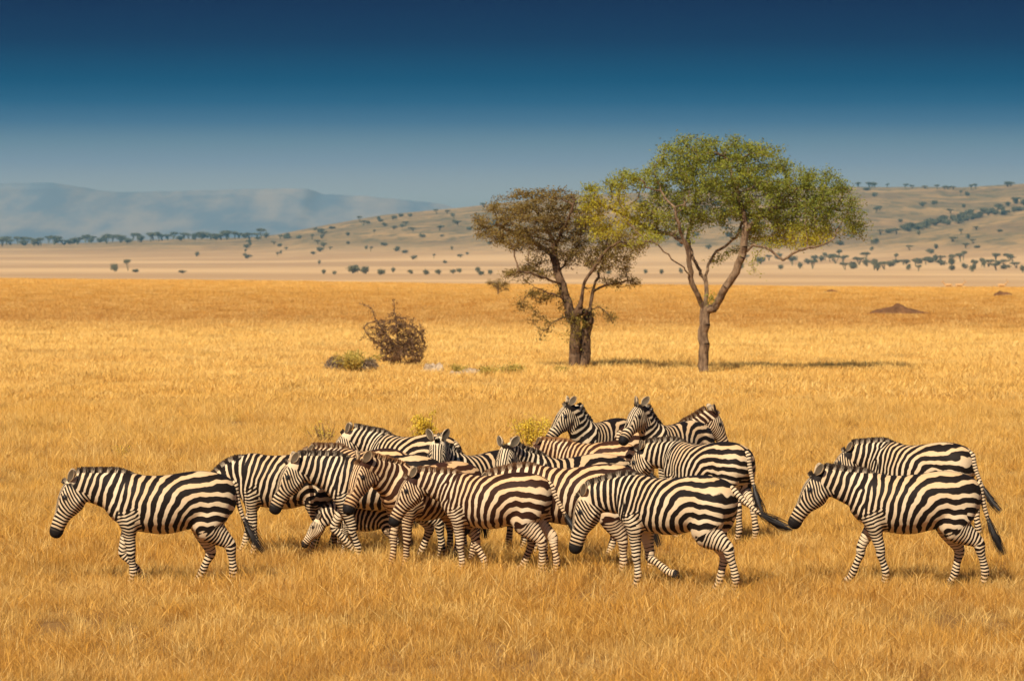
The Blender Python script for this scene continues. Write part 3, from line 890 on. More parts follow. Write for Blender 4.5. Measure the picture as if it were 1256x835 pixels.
def fore_chain(side, a, b, c, lift):
    a, b, c = R(a), R(b), R(c)
    S = (.515, .93); E = (.455, .735)
    d1 = rot_xz((0.0, -1), a); K = (E[0] + d1[0] * .345, E[1] + d1[1] * .345)
    d2 = rot_xz((-.02, -1), a - b); F = (K[0] + d2[0] * .255, K[1] + d2[1] * .255)
    d3 = rot_xz((.32, -.95), a - b - c); H = (F[0] + d3[0] * .135, F[1] + d3[1] * .135)
    y0 = .135 * side; y1 = .115 * side; y2 = .10 * side
    pts = [(S[0] + .02, y0 * .8, S[1] + .12), (S[0], y0, S[1] - .04), (E[0], y0, E[1] - .02), ((E[0] + K[0]) / 2 + .005, y1, (E[1] + K[1]) / 2), (K[0], y1, K[1] + .03), (K[0], y1, K[1] - .03),
           ((K[0] * .5 + F[0] * .5), y2, (K[1] + F[1]) / 2), (F[0], y2, F[1] + .015), ((F[0] + H[0]) / 2, y2, (F[1] + H[1]) / 2), (H[0], y2, H[1] + .02), (H[0] + .01, y2, H[1] - .03)]
    rads = [(.15, .075), (.145, .09), (.104, .086), (.070, .061), (.056, .051), (.052, .047), (.040, .035), (.047, .041), (.038, .035), (.050, .046), (.058, .052)]
    top = E[1] + .05
    return pts, rads, top, lift

def hind_chain(side, a, b, lift):
    a, b = R(a), R(b)
    Hp = (-.47, .98)
    d = rot_xz((.11, -.27), a * .45); T = (Hp[0] + d[0], Hp[1] + d[1])
    d = rot_xz((-.24, -.275), a + b * .5); K = (T[0] + d[0], T[1] + d[1])
    d = rot_xz((.015, -.30), a - b); F = (K[0] + d[0], K[1] + d[1])
    d = rot_xz((.055, -.13), a - b * 1.5); H = (F[0] + d[0], F[1] + d[1])
    y0 = .125 * side; y1 = .115 * side; y2 = .10 * side
    pts = [(Hp[0], y0, Hp[1] + .10), (Hp[0] + .02, y0, Hp[1] - .06), (T[0] - .04, y0 * 1.05, T[1]), ((T[0] * .5 + K[0] * .5), y1, (T[1] * .5 + K[1] * .5) + .01), (K[0] + .012, y1, K[1] + .03),
           (K[0], y1, K[1] - .035), ((K[0] + F[0]) / 2, y2, (K[1] + F[1]) / 2), (F[0], y2, F[1] + .015), ((F[0] + H[0]) / 2, y2, (F[1] + H[1]) / 2), (H[0], y2, H[1] + .02), (H[0] + .01, y2, H[1] - .03)]
    rads = [(.19, .10), (.21, .13), (.185, .125), (.124, .09), (.069, .052), (.061, .048), (.043, .037), (.050, .043), (.039, .036), (.048, .044), (.055, .05)]
    return pts, rads, T[1], lift

def ground_chain(pts, top, lift, ztgt=.02):
    zb = pts[-1][2]
    if lift: 
        return pts
    f = (top - ztgt) / (top - zb)
    return [(p[0], p[1], top - (top - p[2]) * f) if p[2] < top else p for p in pts]

def wavenoise(P, seed, freq, n=6):
    rg = np.random.default_rng(seed); s = np.zeros(len(P))
    for i in range(n):
        k = rg.normal(0, 1, 3) * freq
        s += np.sin(P @ k + rg.uniform(0, 6.28))
    return s / n

def seg_project(P, pts):
    """nearest point on a polyline: distance, arc length, index+fraction"""
    best = np.full(len(P), 1e9); arc = np.zeros(len(P)); ip = np.zeros(len(P)); acc = 0.
    for i in range(len(pts) - 1):
        a = np.array(pts[i]); b = np.array(pts[i + 1]); ab = b - a; L = np.linalg.norm(ab)
        if L < 1e-6: continue
        t = np.clip(((P - a) @ ab) / (L * L), 0, 1)
        q = a + t[:, None] * ab
        d = np.linalg.norm(P - q, axis=1)
        m = d < best
        best[m] = d[m]; arc[m] = acc + t[m] * L; ip[m] = i + t[m]
        acc += L
    return best, arc, ip

def make_zebra(idx, px, back, away, size, neck, nyaw, hp, hyaw, legs, tail, coat, label, right=False, nlen=.66, group=None, yb=None, ear=-.02):
    rg = np.random.default_rng(100 + idx)
    H = 1.29 * size
    if yb is None: yb = HY + (back - HY) / (1 - H / CH)
    x, d = gpos(px, yb)
    yaw = R(180 - away) if not right else R(away)
    root = empty('zebra', (x, d, 0), yaw, size)
    tag(root, label, 'zebra', group or 'herd of zebras walking through the grass')
    L = Loft()
    Y = Vector((0, 1, 0)); Z = Vector((0, 0, 1))
    # trunk
    fat = rg.uniform(.90, 1.05); nthick = rg.uniform(.94, 1.08)
    tr_p = [Vector((a, 0, (b + c) / 2)) for a, b, c, w in TRUNK]
    P_, R_ = interp_poly(tr_p, [((b - c) / 2, w) for a, b, c, w in TRUNK], 3)
    L.add([ring(p, Y, Z, r[1] * fat, r[0], r[0] * (fat if .0 < 1 else 1), 28, 2.15) for p, r in zip(P_, R_)])
    for s in (1, -1):
        L.ellipsoid((-.42, .135 * s, .95), (.24, .135, .25), rot=R(-15))       # haunch
        L.ellipsoid((.47, .13 * s, .98), (.15, .10, .23), rot=R(15))           # shoulder
    # neck
    npts = []; nr = []; nups = []; nsides = []
    p = Vector((.40, 0, 1.00)); NS = 12
    a0 = neck * .35 + 14; 
    for i in range(NS + 1):
        t = i / NS
        pit = R(a0 + (neck * 1.18 - a0) * smooth(0, .8, t)) ; yw = R(nyaw) * float(smooth(.1, 1, t))
        dirv = Vector((math.cos(pit) * math.cos(yw), math.cos(pit) * math.sin(yw), math.sin(pit)))
        side = Vector((-math.sin(yw), math.cos(yw), 0)); up = dirv.cross(side)
        npts.append(p.copy()); nups.append(up); nsides.append(side)
        hh = np.interp(t, [0, .2, .45, .75, 1], [.255, .235, .195, .158, .135]); hw = np.interp(t, [0, .2, .5, 1], [.165, .145, .11, .088])
        nr.append((hh * nthick, hw * nthick))
        p = p + dirv * (nlen / NS)
    L.add([ring(q, s, u, r[1], r[0], r[0] * 1.04, 22, 2.1) for q, s, u, r in zip(npts, nsides, nups, nr)])
    # head
    yw = R(nyaw + hyaw); pit = R(hp)
    hd = Vector((math.cos(pit) * math.cos(yw), math.cos(pit) * math.sin(yw), math.sin(pit)))
    hs = Vector((-math.sin(yw), math.cos(yw), 0)); hu = hd.cross(hs)
    H0 = npts[-1] - nups[-1] * .0 + hd * .01
    secs = [(-.085, .035, .04, .045), (-.04, .092, .09, .078), (.04, .118, .135, .096), (.12, .124, .165, .104), (.20, .118, .170, .102), (.28, .102, .135, .088), (.36, .092, .106, .079), (.44, .084, .090, .071),
            (.50, .080, .088, .070), (.555, .078, .092, .073), (.60, .062, .080, .064), (.630, .032, .045, .038)]
    L.add([ring(H0 + hd * s * .97, hs, hu, w * (1.06 if s < .3 else .98), t_ * (1.05 if s < .3 else .96), b_ * (1.07 if s < .3 else .93), 20, 2.15) for s, t_, b_, w in secs])
    for sgn in (1, -1):                       # brow, cheek and nostril swell
        L.tube([H0 + hd * .10 + hs * .075 * sgn + hu * .055, H0 + hd * .16 + hs * .088 * sgn + hu * .050, H0 + hd * .21 + hs * .076 * sgn + hu * .045], [.018, .030, .018], [.018, .028, .018], n=8)
        L.tube([H0 + hd * .06 + hs * .075 * sgn - hu * .05, H0 + hd * .14 + hs * .085 * sgn - hu * .075, H0 + hd * .24 + hs * .07 * sgn - hu * .07], [.04, .07, .04], [.02, .03, .02], n=10)
    # legs
    chains = []
    for (side, prm) in ((1, legs[0]), (-1, legs[1])):
        pts, rads, top, lift = fore_chain(side, *prm)
        chains.append(('f', ground_chain(pts, top, lift), rads))
    for (side, prm) in ((1, legs[2]), (-1, legs[3])):
        pts, rads, top, lift = hind_chain(side, *prm)
        chains.append(('h', ground_chain(pts, top, lift), rads))
    for kind, pts, rads in chains:
        Q, RR = interp_poly(pts, rads, 3)
        L.tube(Q, [r[0] for r in RR], [r[1] for r in RR], n=14)
    me0 = mesh_np('tmp', L.V, L.F)
    tmp = bpy.data.objects.new('tmp', me0); C.objects.link(tmp)
    rm = tmp.modifiers.new('r', 'REMESH'); rm.mode = 'VOXEL'; rm.voxel_size = .0155; rm.adaptivity = 0
    sm = tmp.modifiers.new('s', 'SMOOTH'); sm.factor = .5; sm.iterations = 7
    dg = bpy.context.evaluated_depsgraph_get()
    ev = tmp.evaluated_get(dg)
    me = bpy.data.meshes.new_from_object(ev, depsgraph=dg)
    bpy.data.objects.remove(tmp); bpy.data.meshes.remove(me0)
    nb = len(me.vertices)
    P = np.zeros(nb * 3, np.float32); me.vertices.foreach_get('co', P); P = P.reshape(-1, 3).astype(float)
    # ---- ears and tail dock joined into the same mesh
    X = Loft(); xaux = []; xph = []
    EARF = ear
    for sgn in (1, -1):
        eb = H0 - hd * .03 + hu * .085 + hs * .062 * sgn
        ed = (-hd * .84 + hu * EARF + hs * .46 * sgn).normalized()
        ef = (hd * .25 + hu * .55 + hs * .5 * sgn); ef = (ef - ed * ef.dot(ed)).normalized()    # the opening
        es = ed.cross(ef).normalized()
        rings = []
        n0 = len(X.V)
        for f, w in ((-.1, .018), (.08, .030), (.3, .050), (.55, .052), (.78, .040), (.93, .022), (1.0, .005)):
            c = eb + ed * (.150 * f)
            rr = []
            for k in range(16):
                t = 2 * math.pi * k / 16
                sx, sy = math.cos(t), math.sin(t)
                th = w * .42
                cup = -.55 * w * (1 - sx * sx) * smooth(-.1, .3, f)
                rr.append(c + es * (w * sx) + ef * (th * sy * (1 if sy < 0 else .9) + float(cup)))
                xaux.append((float(.86 if (sy > .2 and abs(sx) < .75 and f < .8) else (.7 if (f > .9) else (.8 if sy < -.2 and .5 < f < .7 else .18))), -1.5, .2))
                xph.append(f * 2.2)
            rings.append(rr)
        X.add(rings)
        xaux += [(0, 0, 0), (.8, 0, 0)]; xph += [0, 0]
    # tail dock
    ta = [R(a) for a in tail[:2]]; tl = R(tail[2]) if len(tail) > 2 else 0.0
    tp = [Vector((-.64, 0, 1.165)), Vector((-.69, 0, 1.13))]
    cur = tp[-1]; tpts = [tp[0], tp[1]]
    NT_ = 14; seglen = .80 / NT_
    for i in range(NT_):
        f = i / (NT_ - 1)
        a = ta[0] + (ta[1] - ta[0]) * f
        dv = Vector((-math.sin(a) * math.cos(tl), math.sin(a) * math.sin(tl) + .25 * math.sin(tl) * f, -math.cos(a)))
        cur = cur + dv.normalized() * seglen
        tpts.append(cur.copy())
    dock = tpts[:10]
    rr = [.036, .040] + [.034 - .0022 * i for i in range(8)]
    n0 = len(X.V)
    X.tube(dock, rr, rr, n=12)
    for i in range(len(dock)):
        for k in range(12): xaux.append((float(smooth(7.0, 9.5, i)), -.15, .2)); xph.append(i * seglen / .036)
    xaux += [(0, 0, 0), (1, 0, 0)]; xph += [0, 0]
    # ---- stripe fields
    Pn = P
    x_, y_, z_ = Pn[:, 0], Pn[:, 1], Pn[:, 2]
    v1 = wavenoise(Pn, idx * 7 + 1, 4.0); v2 = wavenoise(Pn, idx * 7 + 2, 8.0)
    xp, zp = -.31 + rg.uniform(-.03, .03), .60 + rg.uniform(-.03, .03)
    ws = rg.uniform(.92, 1.12)
    def tphase(x_, z_, v1, v2):
        dx = x_ - xp; dz = z_ - zp
        front = .5 * (dx + np.sqrt(dx * dx + .022))
        kz = .74 / (1 + .55 * front ** 1.8)
        r = np.sqrt(front ** 2 + (kz * dz) ** 2)
        # behind the pivot the bands run back and slightly down
        rb = kz * np.abs(dz + .18 * np.maximum(-dx, 0) * np.sign(dz) * (1 - smooth(.35, .6, dz)))
        rr_ = np.where(dx > 0, r, np.sqrt(front ** 2 + rb ** 2))
        rr_ = rr_ * (1 + .05 * v1) + .014 * v2
        per_r = np.linspace(0, 1.6, 60); wl = np.interp(per_r, [0, .2, .45, .6, .9, 1.2], [.066, .074, .080, .070, .060, .055]) * ws; cum = np.concatenate([[0], np.cumsum(np.diff(per_r) / wl[1:])])
        return np.interp(rr_, per_r, cum) + off
    off = rg.uniform(0, 1)
    pT = tphase(x_, z_, v1, v2)
    # neck
    npn = [tuple(q) for q in npts]
    dN, arcN, ipN = seg_project(Pn, npn)
    q0 = npts[2]
    baseN = float(tphase(np.array([q0.x]), np.array([q0.z]), np.zeros(1), np.zeros(1))[0])
    arc0 = nlen * 2 / NS
    # stripes slant a little with height on the neck
    ui = np.clip(ipN.astype(int), 0, NS); U = np.array([tuple(u) for u in nups])[ui]; NP = np.array(npn)[ui]
    hgt = ((Pn - NP) * U).sum(1)
    pN = baseN + (arcN - arc0 + .10 * hgt + .012 * v2 + .02 * v1) / .078
    # head local
    Hl = Pn - np.array(H0)
    hx = Hl @ np.array(hd); hy = Hl @ np.array(hs); hz = Hl @ np.array(hu)
    inh = (hx > -.10) & (hx < .68) & (np.abs(hy) < .16) & (hz < .18) & (hz > -.26)
    inh_dist = np.linalg.norm(Pn - (np.array(H0) + np.array(hd) * np.clip(hx, 0, .6)[:, None]), axis=1)
    side_ph = (hx * .85 + hz * (.80 - .75 * smooth(.15, .45, hx)) + .3 * np.maximum(-hz - .05, 0) + .012 * v2) / .036
    front_ph = (np.abs(hy) + .02 * hx) / .027 + .5
    wf = smooth(.05, .10, hz) * (1 - smooth(.34, .46, hx)) * (1 - smooth(.05, .075, np.abs(hy)))
    pH = np.where(wf > .5, front_ph, side_ph)
    wN = smooth(.07, .30, arcN / nlen) * smooth(.33, .50, x_) * (1 - smooth(1.9, 2.5, dN / np.interp(ipN, range(NS + 1), [r[0] for r in nr])))
    wH = smooth(.0, .07, hx) * inh * (1 - smooth(.19, .24, inh_dist))
    wN = wN * (1 - wH)
    # legs
    pL = np.zeros(nb); wL = np.zeros(nb); hoof = np.zeros(nb); inner = np.zeros(nb)
    bd = np.full(nb, 1e9)
    for ci, (kind, pts, rads) in enumerate(chains):
        Q, RR = interp_poly(pts, rads, 3)
        dL, arc, ip = seg_project(Pn, [tuple(q) for q in Q])
        rad = np.interp(ip, range(len(Q)), [max(r) for r in RR])
        tot = sum((Q[i + 1] - Q[i]).length for i in range(len(Q) - 1))
        if kind == 'f': a1, a2 = .16, .30
        else: a1, a2 = .36, .50
        sgn = 1 if ci in (0, 2) else -1
        rel = dL / rad
        w = smooth(a1, a2, arc) * (1 - smooth(1.3, 1.9, rel))
        m = (rel < bd)
        bd[m] = rel[m]
        per = np.interp(arc, [0, .5, .8, 1.1], [.050, .042, .034, .030])
        fw = (x_ - np.interp(arc, np.cumsum([0] + [(Q[i + 1] - Q[i]).length for i in range(len(Q) - 1)]), [q.x for q in Q]))
        ph = (arc + .25 * np.abs(fw) + .010 * v2 + .018 * wavenoise(Pn, idx * 7 + 4, 14.0)) / .042 + .25 * arc / .042 * .5 + ci * .37
        pL[m] = ph[m]; wL[m] = w[m]
        hoof[m] = (smooth(tot - .075, tot - .05, arc))[m]
        inn = -(y_ - np.interp(ip, range(len(Q)), [q.y for q in Q])) * sgn
        inner[m] = (smooth(.0, .05, inn) * (1 - smooth(a2 + .22, a2 + .45, arc)) * smooth(a1 - .05, a2, arc))[m]
    wL = wL * (1 - wH) * (1 - wN)
    bias = np.zeros(nb)
    bias += -.9 * smooth(.71, .60, z_) * (wL < .3) * (1 - wN) * (1 - wH)               # white belly
    bias += 1.6 * smooth(.030, .012, np.abs(y_)) * smooth(1.18, 1.22, z_) * (x_ < .45) * (x_ > -.72)   # dorsal stripe
    bias += .30 * (1 - wL) + .12 * v1 + .12 * wN - .15 * wH - .45 * smooth(.84, 1.0, arcN / nlen) * (1 - wH)
    bias -= .9 * inner
    bias += wL * (rg.uniform(-.15, .30) + .35 * wavenoise(Pn, idx * 7 + 6, 9.0))
    bias += .1 * wH
    dark = np.maximum(hoof, wH * smooth(.470, .530, hx - .12 * hz))
    dark = np.maximum(dark, .0)
    # eyelids dark
    for sgn in (1, -1):
        ec = np.array(H0 + hd * .155 + hs * .098 * sgn + hu * .048)
        dark = np.maximum(dark, smooth(.042, .026, np.linalg.norm(Pn - ec, axis=1)))
    # brown nose bridge above the muzzle, warm wash on the back
    warm = .55 * wH * smooth(.40, .47, hx) * (1 - smooth(.5, .54, hx)) + .75 * smooth(.95, 1.27, z_) * (1 - wN) * (1 - wH) * (x_ > -.7) * (x_ < .5) + .2 * smooth(.35, .1, z_)
    warm = np.clip(warm, 0, 1)
    # ---- append extras
    xv = np.array([tuple(v) for v in X.V]); nx = len(xv)
    bm = bmesh.new(); bm.from_mesh(me)
    vs = [bm.verts.new(v) for v in xv]
    for f in X.F:
        try: bm.faces.new([vs[i] for i in f])
        except ValueError: pass
    bm.to_mesh(me); bm.free()
    me.name = 'body'
    me.polygons.foreach_set('use_smooth', [True] * len(me.polygons))
    xa = np.array(xaux, float)[:nx]; xp_ = np.array(xph, float)[:nx]
    ph = np.concatenate([np.stack([pT, pN, pH], 1), np.stack([xp_, xp_, xp_], 1)])
    set_attr(me, 'ph', ph, 'FLOAT_VECTOR')
    fork = smooth(-.34, .40, wavenoise(Pn, idx * 7 + 5, 5.0))
    set_attr(me, 'phb', np.concatenate([np.stack([pT * 1.10 + .2, pN * 1.10 + .2, fork], 1), np.stack([xp_, xp_, xp_ * 0], 1)]), 'FLOAT_VECTOR')
    set_attr(me, 'phleg', np.concatenate([pL, xp_]))
    set_attr(me, 'wt', np.concatenate([np.stack([wN, wH, wL], 1), np.zeros((nx, 3))]), 'FLOAT_VECTOR')
    set_attr(me, 'aux', np.concatenate([np.stack([dark, bias, warm], 1), xa]), 'FLOAT_VECTOR')
    me.materials.clear(); me.materials.append(M['coat_' + coat])
    link(bpy.data.objects.new('body', me), root)
    # ---- mane
    MV = []; MF = []; mph = []; maux = []
    nrow = 170
    for i in range(nrow):
        t = .0 + 1.05 * i / nrow
        if t <= 1:
            ff = t * NS; k = min(int(ff), NS - 1); fr = ff - k
            c = npts[k].lerp(npts[k + 1], fr); u = nups[k].lerp(nups[k + 1], fr).normalized(); sd = nsides[k].lerp(nsides[k + 1], fr).normalized()
            hh = nr[k][0] * (1 - fr) + nr[k + 1][0] * fr
            dirv = (npts[k + 1] - npts[k]).normalized()
            top = c + u * (hh - .022)
            arc = t * nlen
        else:
            g = (t - 1) / .08
            top = H0 + hd * (.0 + .05 * g) + hu * (.085 + .02 * g); u = (hu * .7 - hd * .5 * (1 - g)).normalized(); sd = hs; dirv = hd; arc = nlen + .05 * g; hh = .12
        hm = .068 * float(smooth(-.02, .42, t)) * (1 - .25 * float(smooth(.95, 1.08, t))) + .008
        phv = baseN + (arc - arc0 + .10 * hh) / .078
        for j in range(7):
            off_ = (j - 3) * .0065 + rg.normal(0, .003)
            h = hm * rg.uniform(.72, 1.15)
            tilt = rg.normal(.05, .12)
            dv = (u + dirv * tilt + sd * (off_ * 6 + rg.normal(0, .05))).normalized()
            b0 = len(MV); wv = .0085
            base = top + sd * off_ + dirv * rg.normal(0, .003)
            wd = (dirv * rg.uniform(.6, 1) + sd * rg.normal(0, .5)).normalized() * wv
            for f, wf_, tip in ((0, 1, 0), (.50, .9, .15), (.78, .6, .75), (1.0, .15, 1.0)):
                q = base + dv * (h * f)
                MV += [q - wd * wf_, q + wd * wf_]
                mph += [phv, phv]; maux += [(tip * .9, .1, .1)] * 2
            for q in range(3): MF.append((b0 + 2 * q, b0 + 2 * q + 1, b0 + 2 * q + 3, b0 + 2 * q + 2))
    mm = fast_mesh('mane', np.array([tuple(v) for v in MV]), np.array(MF), M['mane_' + coat], True)
    mph = np.array(mph)
    set_attr(mm, 'phb', np.stack([mph, mph, mph * 0], 1), 'FLOAT_VECTOR')
    set_attr(mm, 'ph', np.stack([mph, mph, mph], 1), 'FLOAT_VECTOR'); set_attr(mm, 'phleg', mph)
    set_attr(mm, 'wt', np.tile([1., 0, 0], (len(mph), 1)), 'FLOAT_VECTOR'); set_attr(mm, 'aux', np.array(maux), 'FLOAT_VECTOR')
    link(bpy.data.objects.new('mane', mm), root)
    # ---- tail tuft
    TV = []; TF = []
    for s in range(110):
        start = rg.uniform(6.5, 10.5); endp = rg.uniform(12.5, 16.4)
        ang = rg.uniform(0, 6.28); rr0 = rg.uniform(.0, .018); spread = abs(rg.normal(.034, .022))
        n = 6; b0 = len(TV)
        for k in range(n + 1):
            f = k / n; tt = min(start + (endp - start) * f, len(tpts) - 1.001)
            i0 = int(tt); fr = tt - i0
            c = tpts[i0].lerp(tpts[i0 + 1], fr); dv = (tpts[i0 + 1] - tpts[i0]).normalized()
            s1 = Y; u1 = dv.cross(s1).normalized()
            r_ = rr0 + spread * math.sin(min(f * 1.25, 1) * math.pi * .62)
            c = c + (s1 * math.cos(ang) + u1 * math.sin(ang)) * r_
            w = .0055 * (1 - f * .85)
            wd = (s1 * math.sin(ang) - u1 * math.cos(ang)) * w
            TV += [c - wd, c + wd]
        for k in range(n): TF.append((b0 + 2 * k, b0 + 2 * k + 1, b0 + 2 * k + 3, b0 + 2 * k + 2))
    tm = fast_mesh('tail_tuft', np.array([tuple(v) for v in TV]), np.array(TF), M['tuft'], True)
    link(bpy.data.objects.new('tail_tuft', tm), root)
    # ---- eyes
    for sgn in (1, -1):
        E = Loft(); ec = H0 + hd * .155 + hs * .092 * sgn + hu * .048
        E.ellipsoid((0, 0, 0), (.021, .019, .021))
        E.V = [v + ec for v in E.V]
        link(bpy.data.objects.new('eye', mesh_np('eye', E.V, E.F, M['eye'])), root)
    return root

# legs: near fore (a,b,c,lift), far fore, near hind (a,b,lift), far hind ; near = the animal's left
W1 = ((-4, 0, 0, 0), (14, 48, 30, 1), (-8, 0, 0), (22, 6, 0))
W2 = ((10, 0, 0, 0), (-14, 4, 0, 0), (12, 0, 0), (-12, 0, 0))
W3 = ((-12, 0, 0, 0), (24, 4, 0, 0), (-14, 0, 0), (14, 8, 0))
ST = ((0, 0, 0, 0), (3, 0, 0, 0), (0, 0, 0), (5, 0, 0))
ZEB = [
 # px, back, away, size, neck, nyaw, hp, hyaw, legs, tail, coat, label
 dict(px=210, back=577, away=0, size=1, neck=7, nyaw=4, hp=-67, hyaw=0, legs=W1, tail=(8, 38), coat='black', label='leftmost zebra walking left with lowered head and black tail swung behind'),
 dict(px=356, back=553, away=8, size=1, neck=-40, nyaw=0, hp=-30, hyaw=0, legs=((-4, 0, 0, 0), (12, 0, 0, 0), (24, 10, 0), (8, 0, 0)), tail=(8, 20), coat='black', label='grazing zebra with lowered neck hidden behind the rump of the leftmost zebra'),
 dict(px=472, back=557, away=4, size=1, neck=8, nyaw=12, hp=-62, hyaw=6, legs=((-14, 0, 0, 0), (26, 62, 30, 1), (-8, 0, 0), (12, 0, 0)), tail=(8, 20), coat='black', label='zebra with brown patched muzzle crossing the flank of the grazing zebra behind it'),
 dict(px=455, back=548, away=48, size=1, neck=6, nyaw=20, hp=-35, hyaw=10, legs=ST, tail=(6, 12), coat='brown', label='mostly hidden zebra whose ear and dark mane show above the brown muzzled zebra'),
 dict(ear=0.2, px=530, back=566, away=-40, size=0.975, neck=22, nyaw=0, hp=-62, hyaw=4, legs=((2, 0, 0, 0), (6, 0, 0, 0), (4, 0, 0), (12, 4, 0)), tail=(6, 12), coat='rust', label='rusty brown tinted zebra with reddish mane coming forward behind central young zebra'),
 dict(px=455, back=603, away=5, size=0.6, neck=-30, nyaw=0, hp=-55, hyaw=0, legs=W2, tail=(5, 8), coat='black', yb=690, label='small foal with head low in the grass seen beneath the bellies'),
 dict(px=610, back=578, away=20, size=0.93, neck=10, nyaw=28, hp=-62, hyaw=0, legs=((-3, 0, 0, 0), (-24, 0, 0, 0), (-2, 0, 0), (-12, 0, 0)), tail=(24, 40), coat='brown', label='brown striped zebra walking in front at the centre of the herd'),
 dict(ear=0.2, px=510, back=531, away=38, size=1, neck=16, nyaw=34, hp=-55, hyaw=0, legs=ST, tail=(6, 12), coat='black', label='zebra with upright grey ear at the back left of the herd'),
 dict(ear=0.2, px=594, back=552, away=-46, size=1, neck=38, nyaw=34, hp=-64, hyaw=8, legs=ST, tail=(6, 12), coat='black', label='zebra looking straight at the camera with two pale ears and shaded neck'),
 dict(px=706, back=556, away=-24, size=1, neck=31, nyaw=36, hp=-55, hyaw=12, legs=ST, tail=(6, 12), coat='black', label='black and white zebra with pale ears spread sideways behind the central zebras'),
 dict(px=712, back=568, away=6, size=1, neck=-6, nyaw=2, hp=-60, hyaw=0, legs=((-6, 0, 0, 0), (18, 0, 0, 0), (10, 14, 0), (-18, 0, 0)), tail=(8, 20), coat='brown', label='dark brown striped zebra with head hidden behind the central front zebra'),
 dict(px=733, back=540, away=18, size=.80, neck=10, nyaw=6, hp=-58, hyaw=0, legs=ST, tail=(28, 48), coat='rust', label='small brown young zebra with tail lifted to the right'),
 dict(ear=0.2, nlen=0.6, px=742, back=513, away=-54, size=1, neck=52, nyaw=-16, hp=-50, hyaw=-10, legs=ST, tail=(6, 12), coat='black', label='alert zebra with raised head at the very back, brown nose pointing left'),
 dict(ear=0.2, nlen=0.62, px=830, back=516, away=-50, size=1, neck=54, nyaw=-4, hp=-48, hyaw=0, legs=ST, tail=(6, 12), coat='black', label='alert zebra with raised head facing left, back to back with right facing zebra'),
 dict(px=806, back=517, away=36, size=.98, neck=32, nyaw=-8, hp=-62, hyaw=-10, legs=ST, tail=(6, 12), coat='brown', right=True, label='only zebra facing right, its dark muzzle hanging down'),
 dict(px=870, back=540, away=48, size=1, neck=2, nyaw=24, hp=-60, hyaw=0, legs=((0, 0, 0, 0), (8, 0, 0, 0), (-4, 0, 0), (-12, 0, 0)), tail=(10, 30), coat='black', label='pale rumped zebra behind the front zebra with the raised tail'),
 dict(px=831, back=581, away=32, size=1, neck=-8, nyaw=24, hp=-74, hyaw=4, legs=((-2, 0, 0, 0), (-8, 42, 40, 1), (-16, 0, 0), (10, 4, 0)), tail=(48, 74), coat='black', label='front zebra with head down low and black tail stretched out to the right'),
 dict(px=1124, back=577, away=5, size=1, neck=13, nyaw=6, hp=-58, hyaw=0, legs=W3, tail=(10, 28), coat='black', label='rightmost front zebra striding left with long black tail hanging behind'),
 dict(nlen=0.6, px=1133, back=541, away=34, size=1, neck=3, nyaw=20, hp=-52, hyaw=0, legs=W2, tail=(12, 48), coat='black', label='zebra standing behind the rightmost front zebra, face hidden below the ear'),
]

def build_antelopes():
    def ant(px, py, flip, label):
        d = 498.0; x = (px - CX) / FP * d
        root_loc = (x, d, float(terr(x, d)) - .22)
        L = Loft(); s = -1 if flip else 1
        L.tube([Vector(p) for p in ((-.52, 0, .78), (-.45, 0, .76), (-.2, 0, .74), (.1, 0, .72), (.35, 0, .74), (.45, 0, .78))], [.06, .15, .17, .18, .16, .08], [.05, .12, .14, .14, .12, .06])
        L.tube([Vector(p) for p in ((.35, 0, .78), (.52, 0, .95), (.62, 0, 1.10), (.66, 0, 1.16))], [.11, .07, .055, .05], [.07, .05, .045, .04])
        L.tube([Vector(p) for p in ((.60, 0, 1.18), (.70, 0, 1.16), (.84, 0, 1.08), (.88, 0, 1.06))], [.04, .06, .035, .02], [.03, .05, .03, .02])
        for xx, yy in ((.36, .08), (.34, -.08), (-.42, .08), (-.38, -.08)):
            L.tube([Vector(p) for p in ((xx, yy, .74), (xx - .03, yy, .5), (xx + .02, yy, .35), (xx, yy, .02))], [.09, .045, .022, .02], [.06, .035, .02, .02])
        for yy in (.03, -.03):
            L.tube([Vector(p) for p in ((.64, yy, 1.2), (.58, yy * 2, 1.34), (.54, yy * 3, 1.42), (.58, yy * 2.6, 1.52))], [.016, .014, .01, .004], [.016, .014, .01, .004])
        L.V = [Vector((v.x * s, v.y * s, v.z)) for v in L.V]
        o = link(bpy.data.objects.new('antelope', mesh_np('antelope', L.V, L.F, M['antelope'])))
        o.location = root_loc
        tag(o, label, 'antelope', 'antelopes on the crest')
    ant(1163, 345.6, True, 'leftmost of the three tiny tan antelopes on the far crest at right')
    ant(1177, 345.6, False, 'middle one of the three tiny tan antelopes on the far crest at right')
    ant(1229, 345.8, False, 'tiny tan antelope on the crest above the pointed mound at far right')

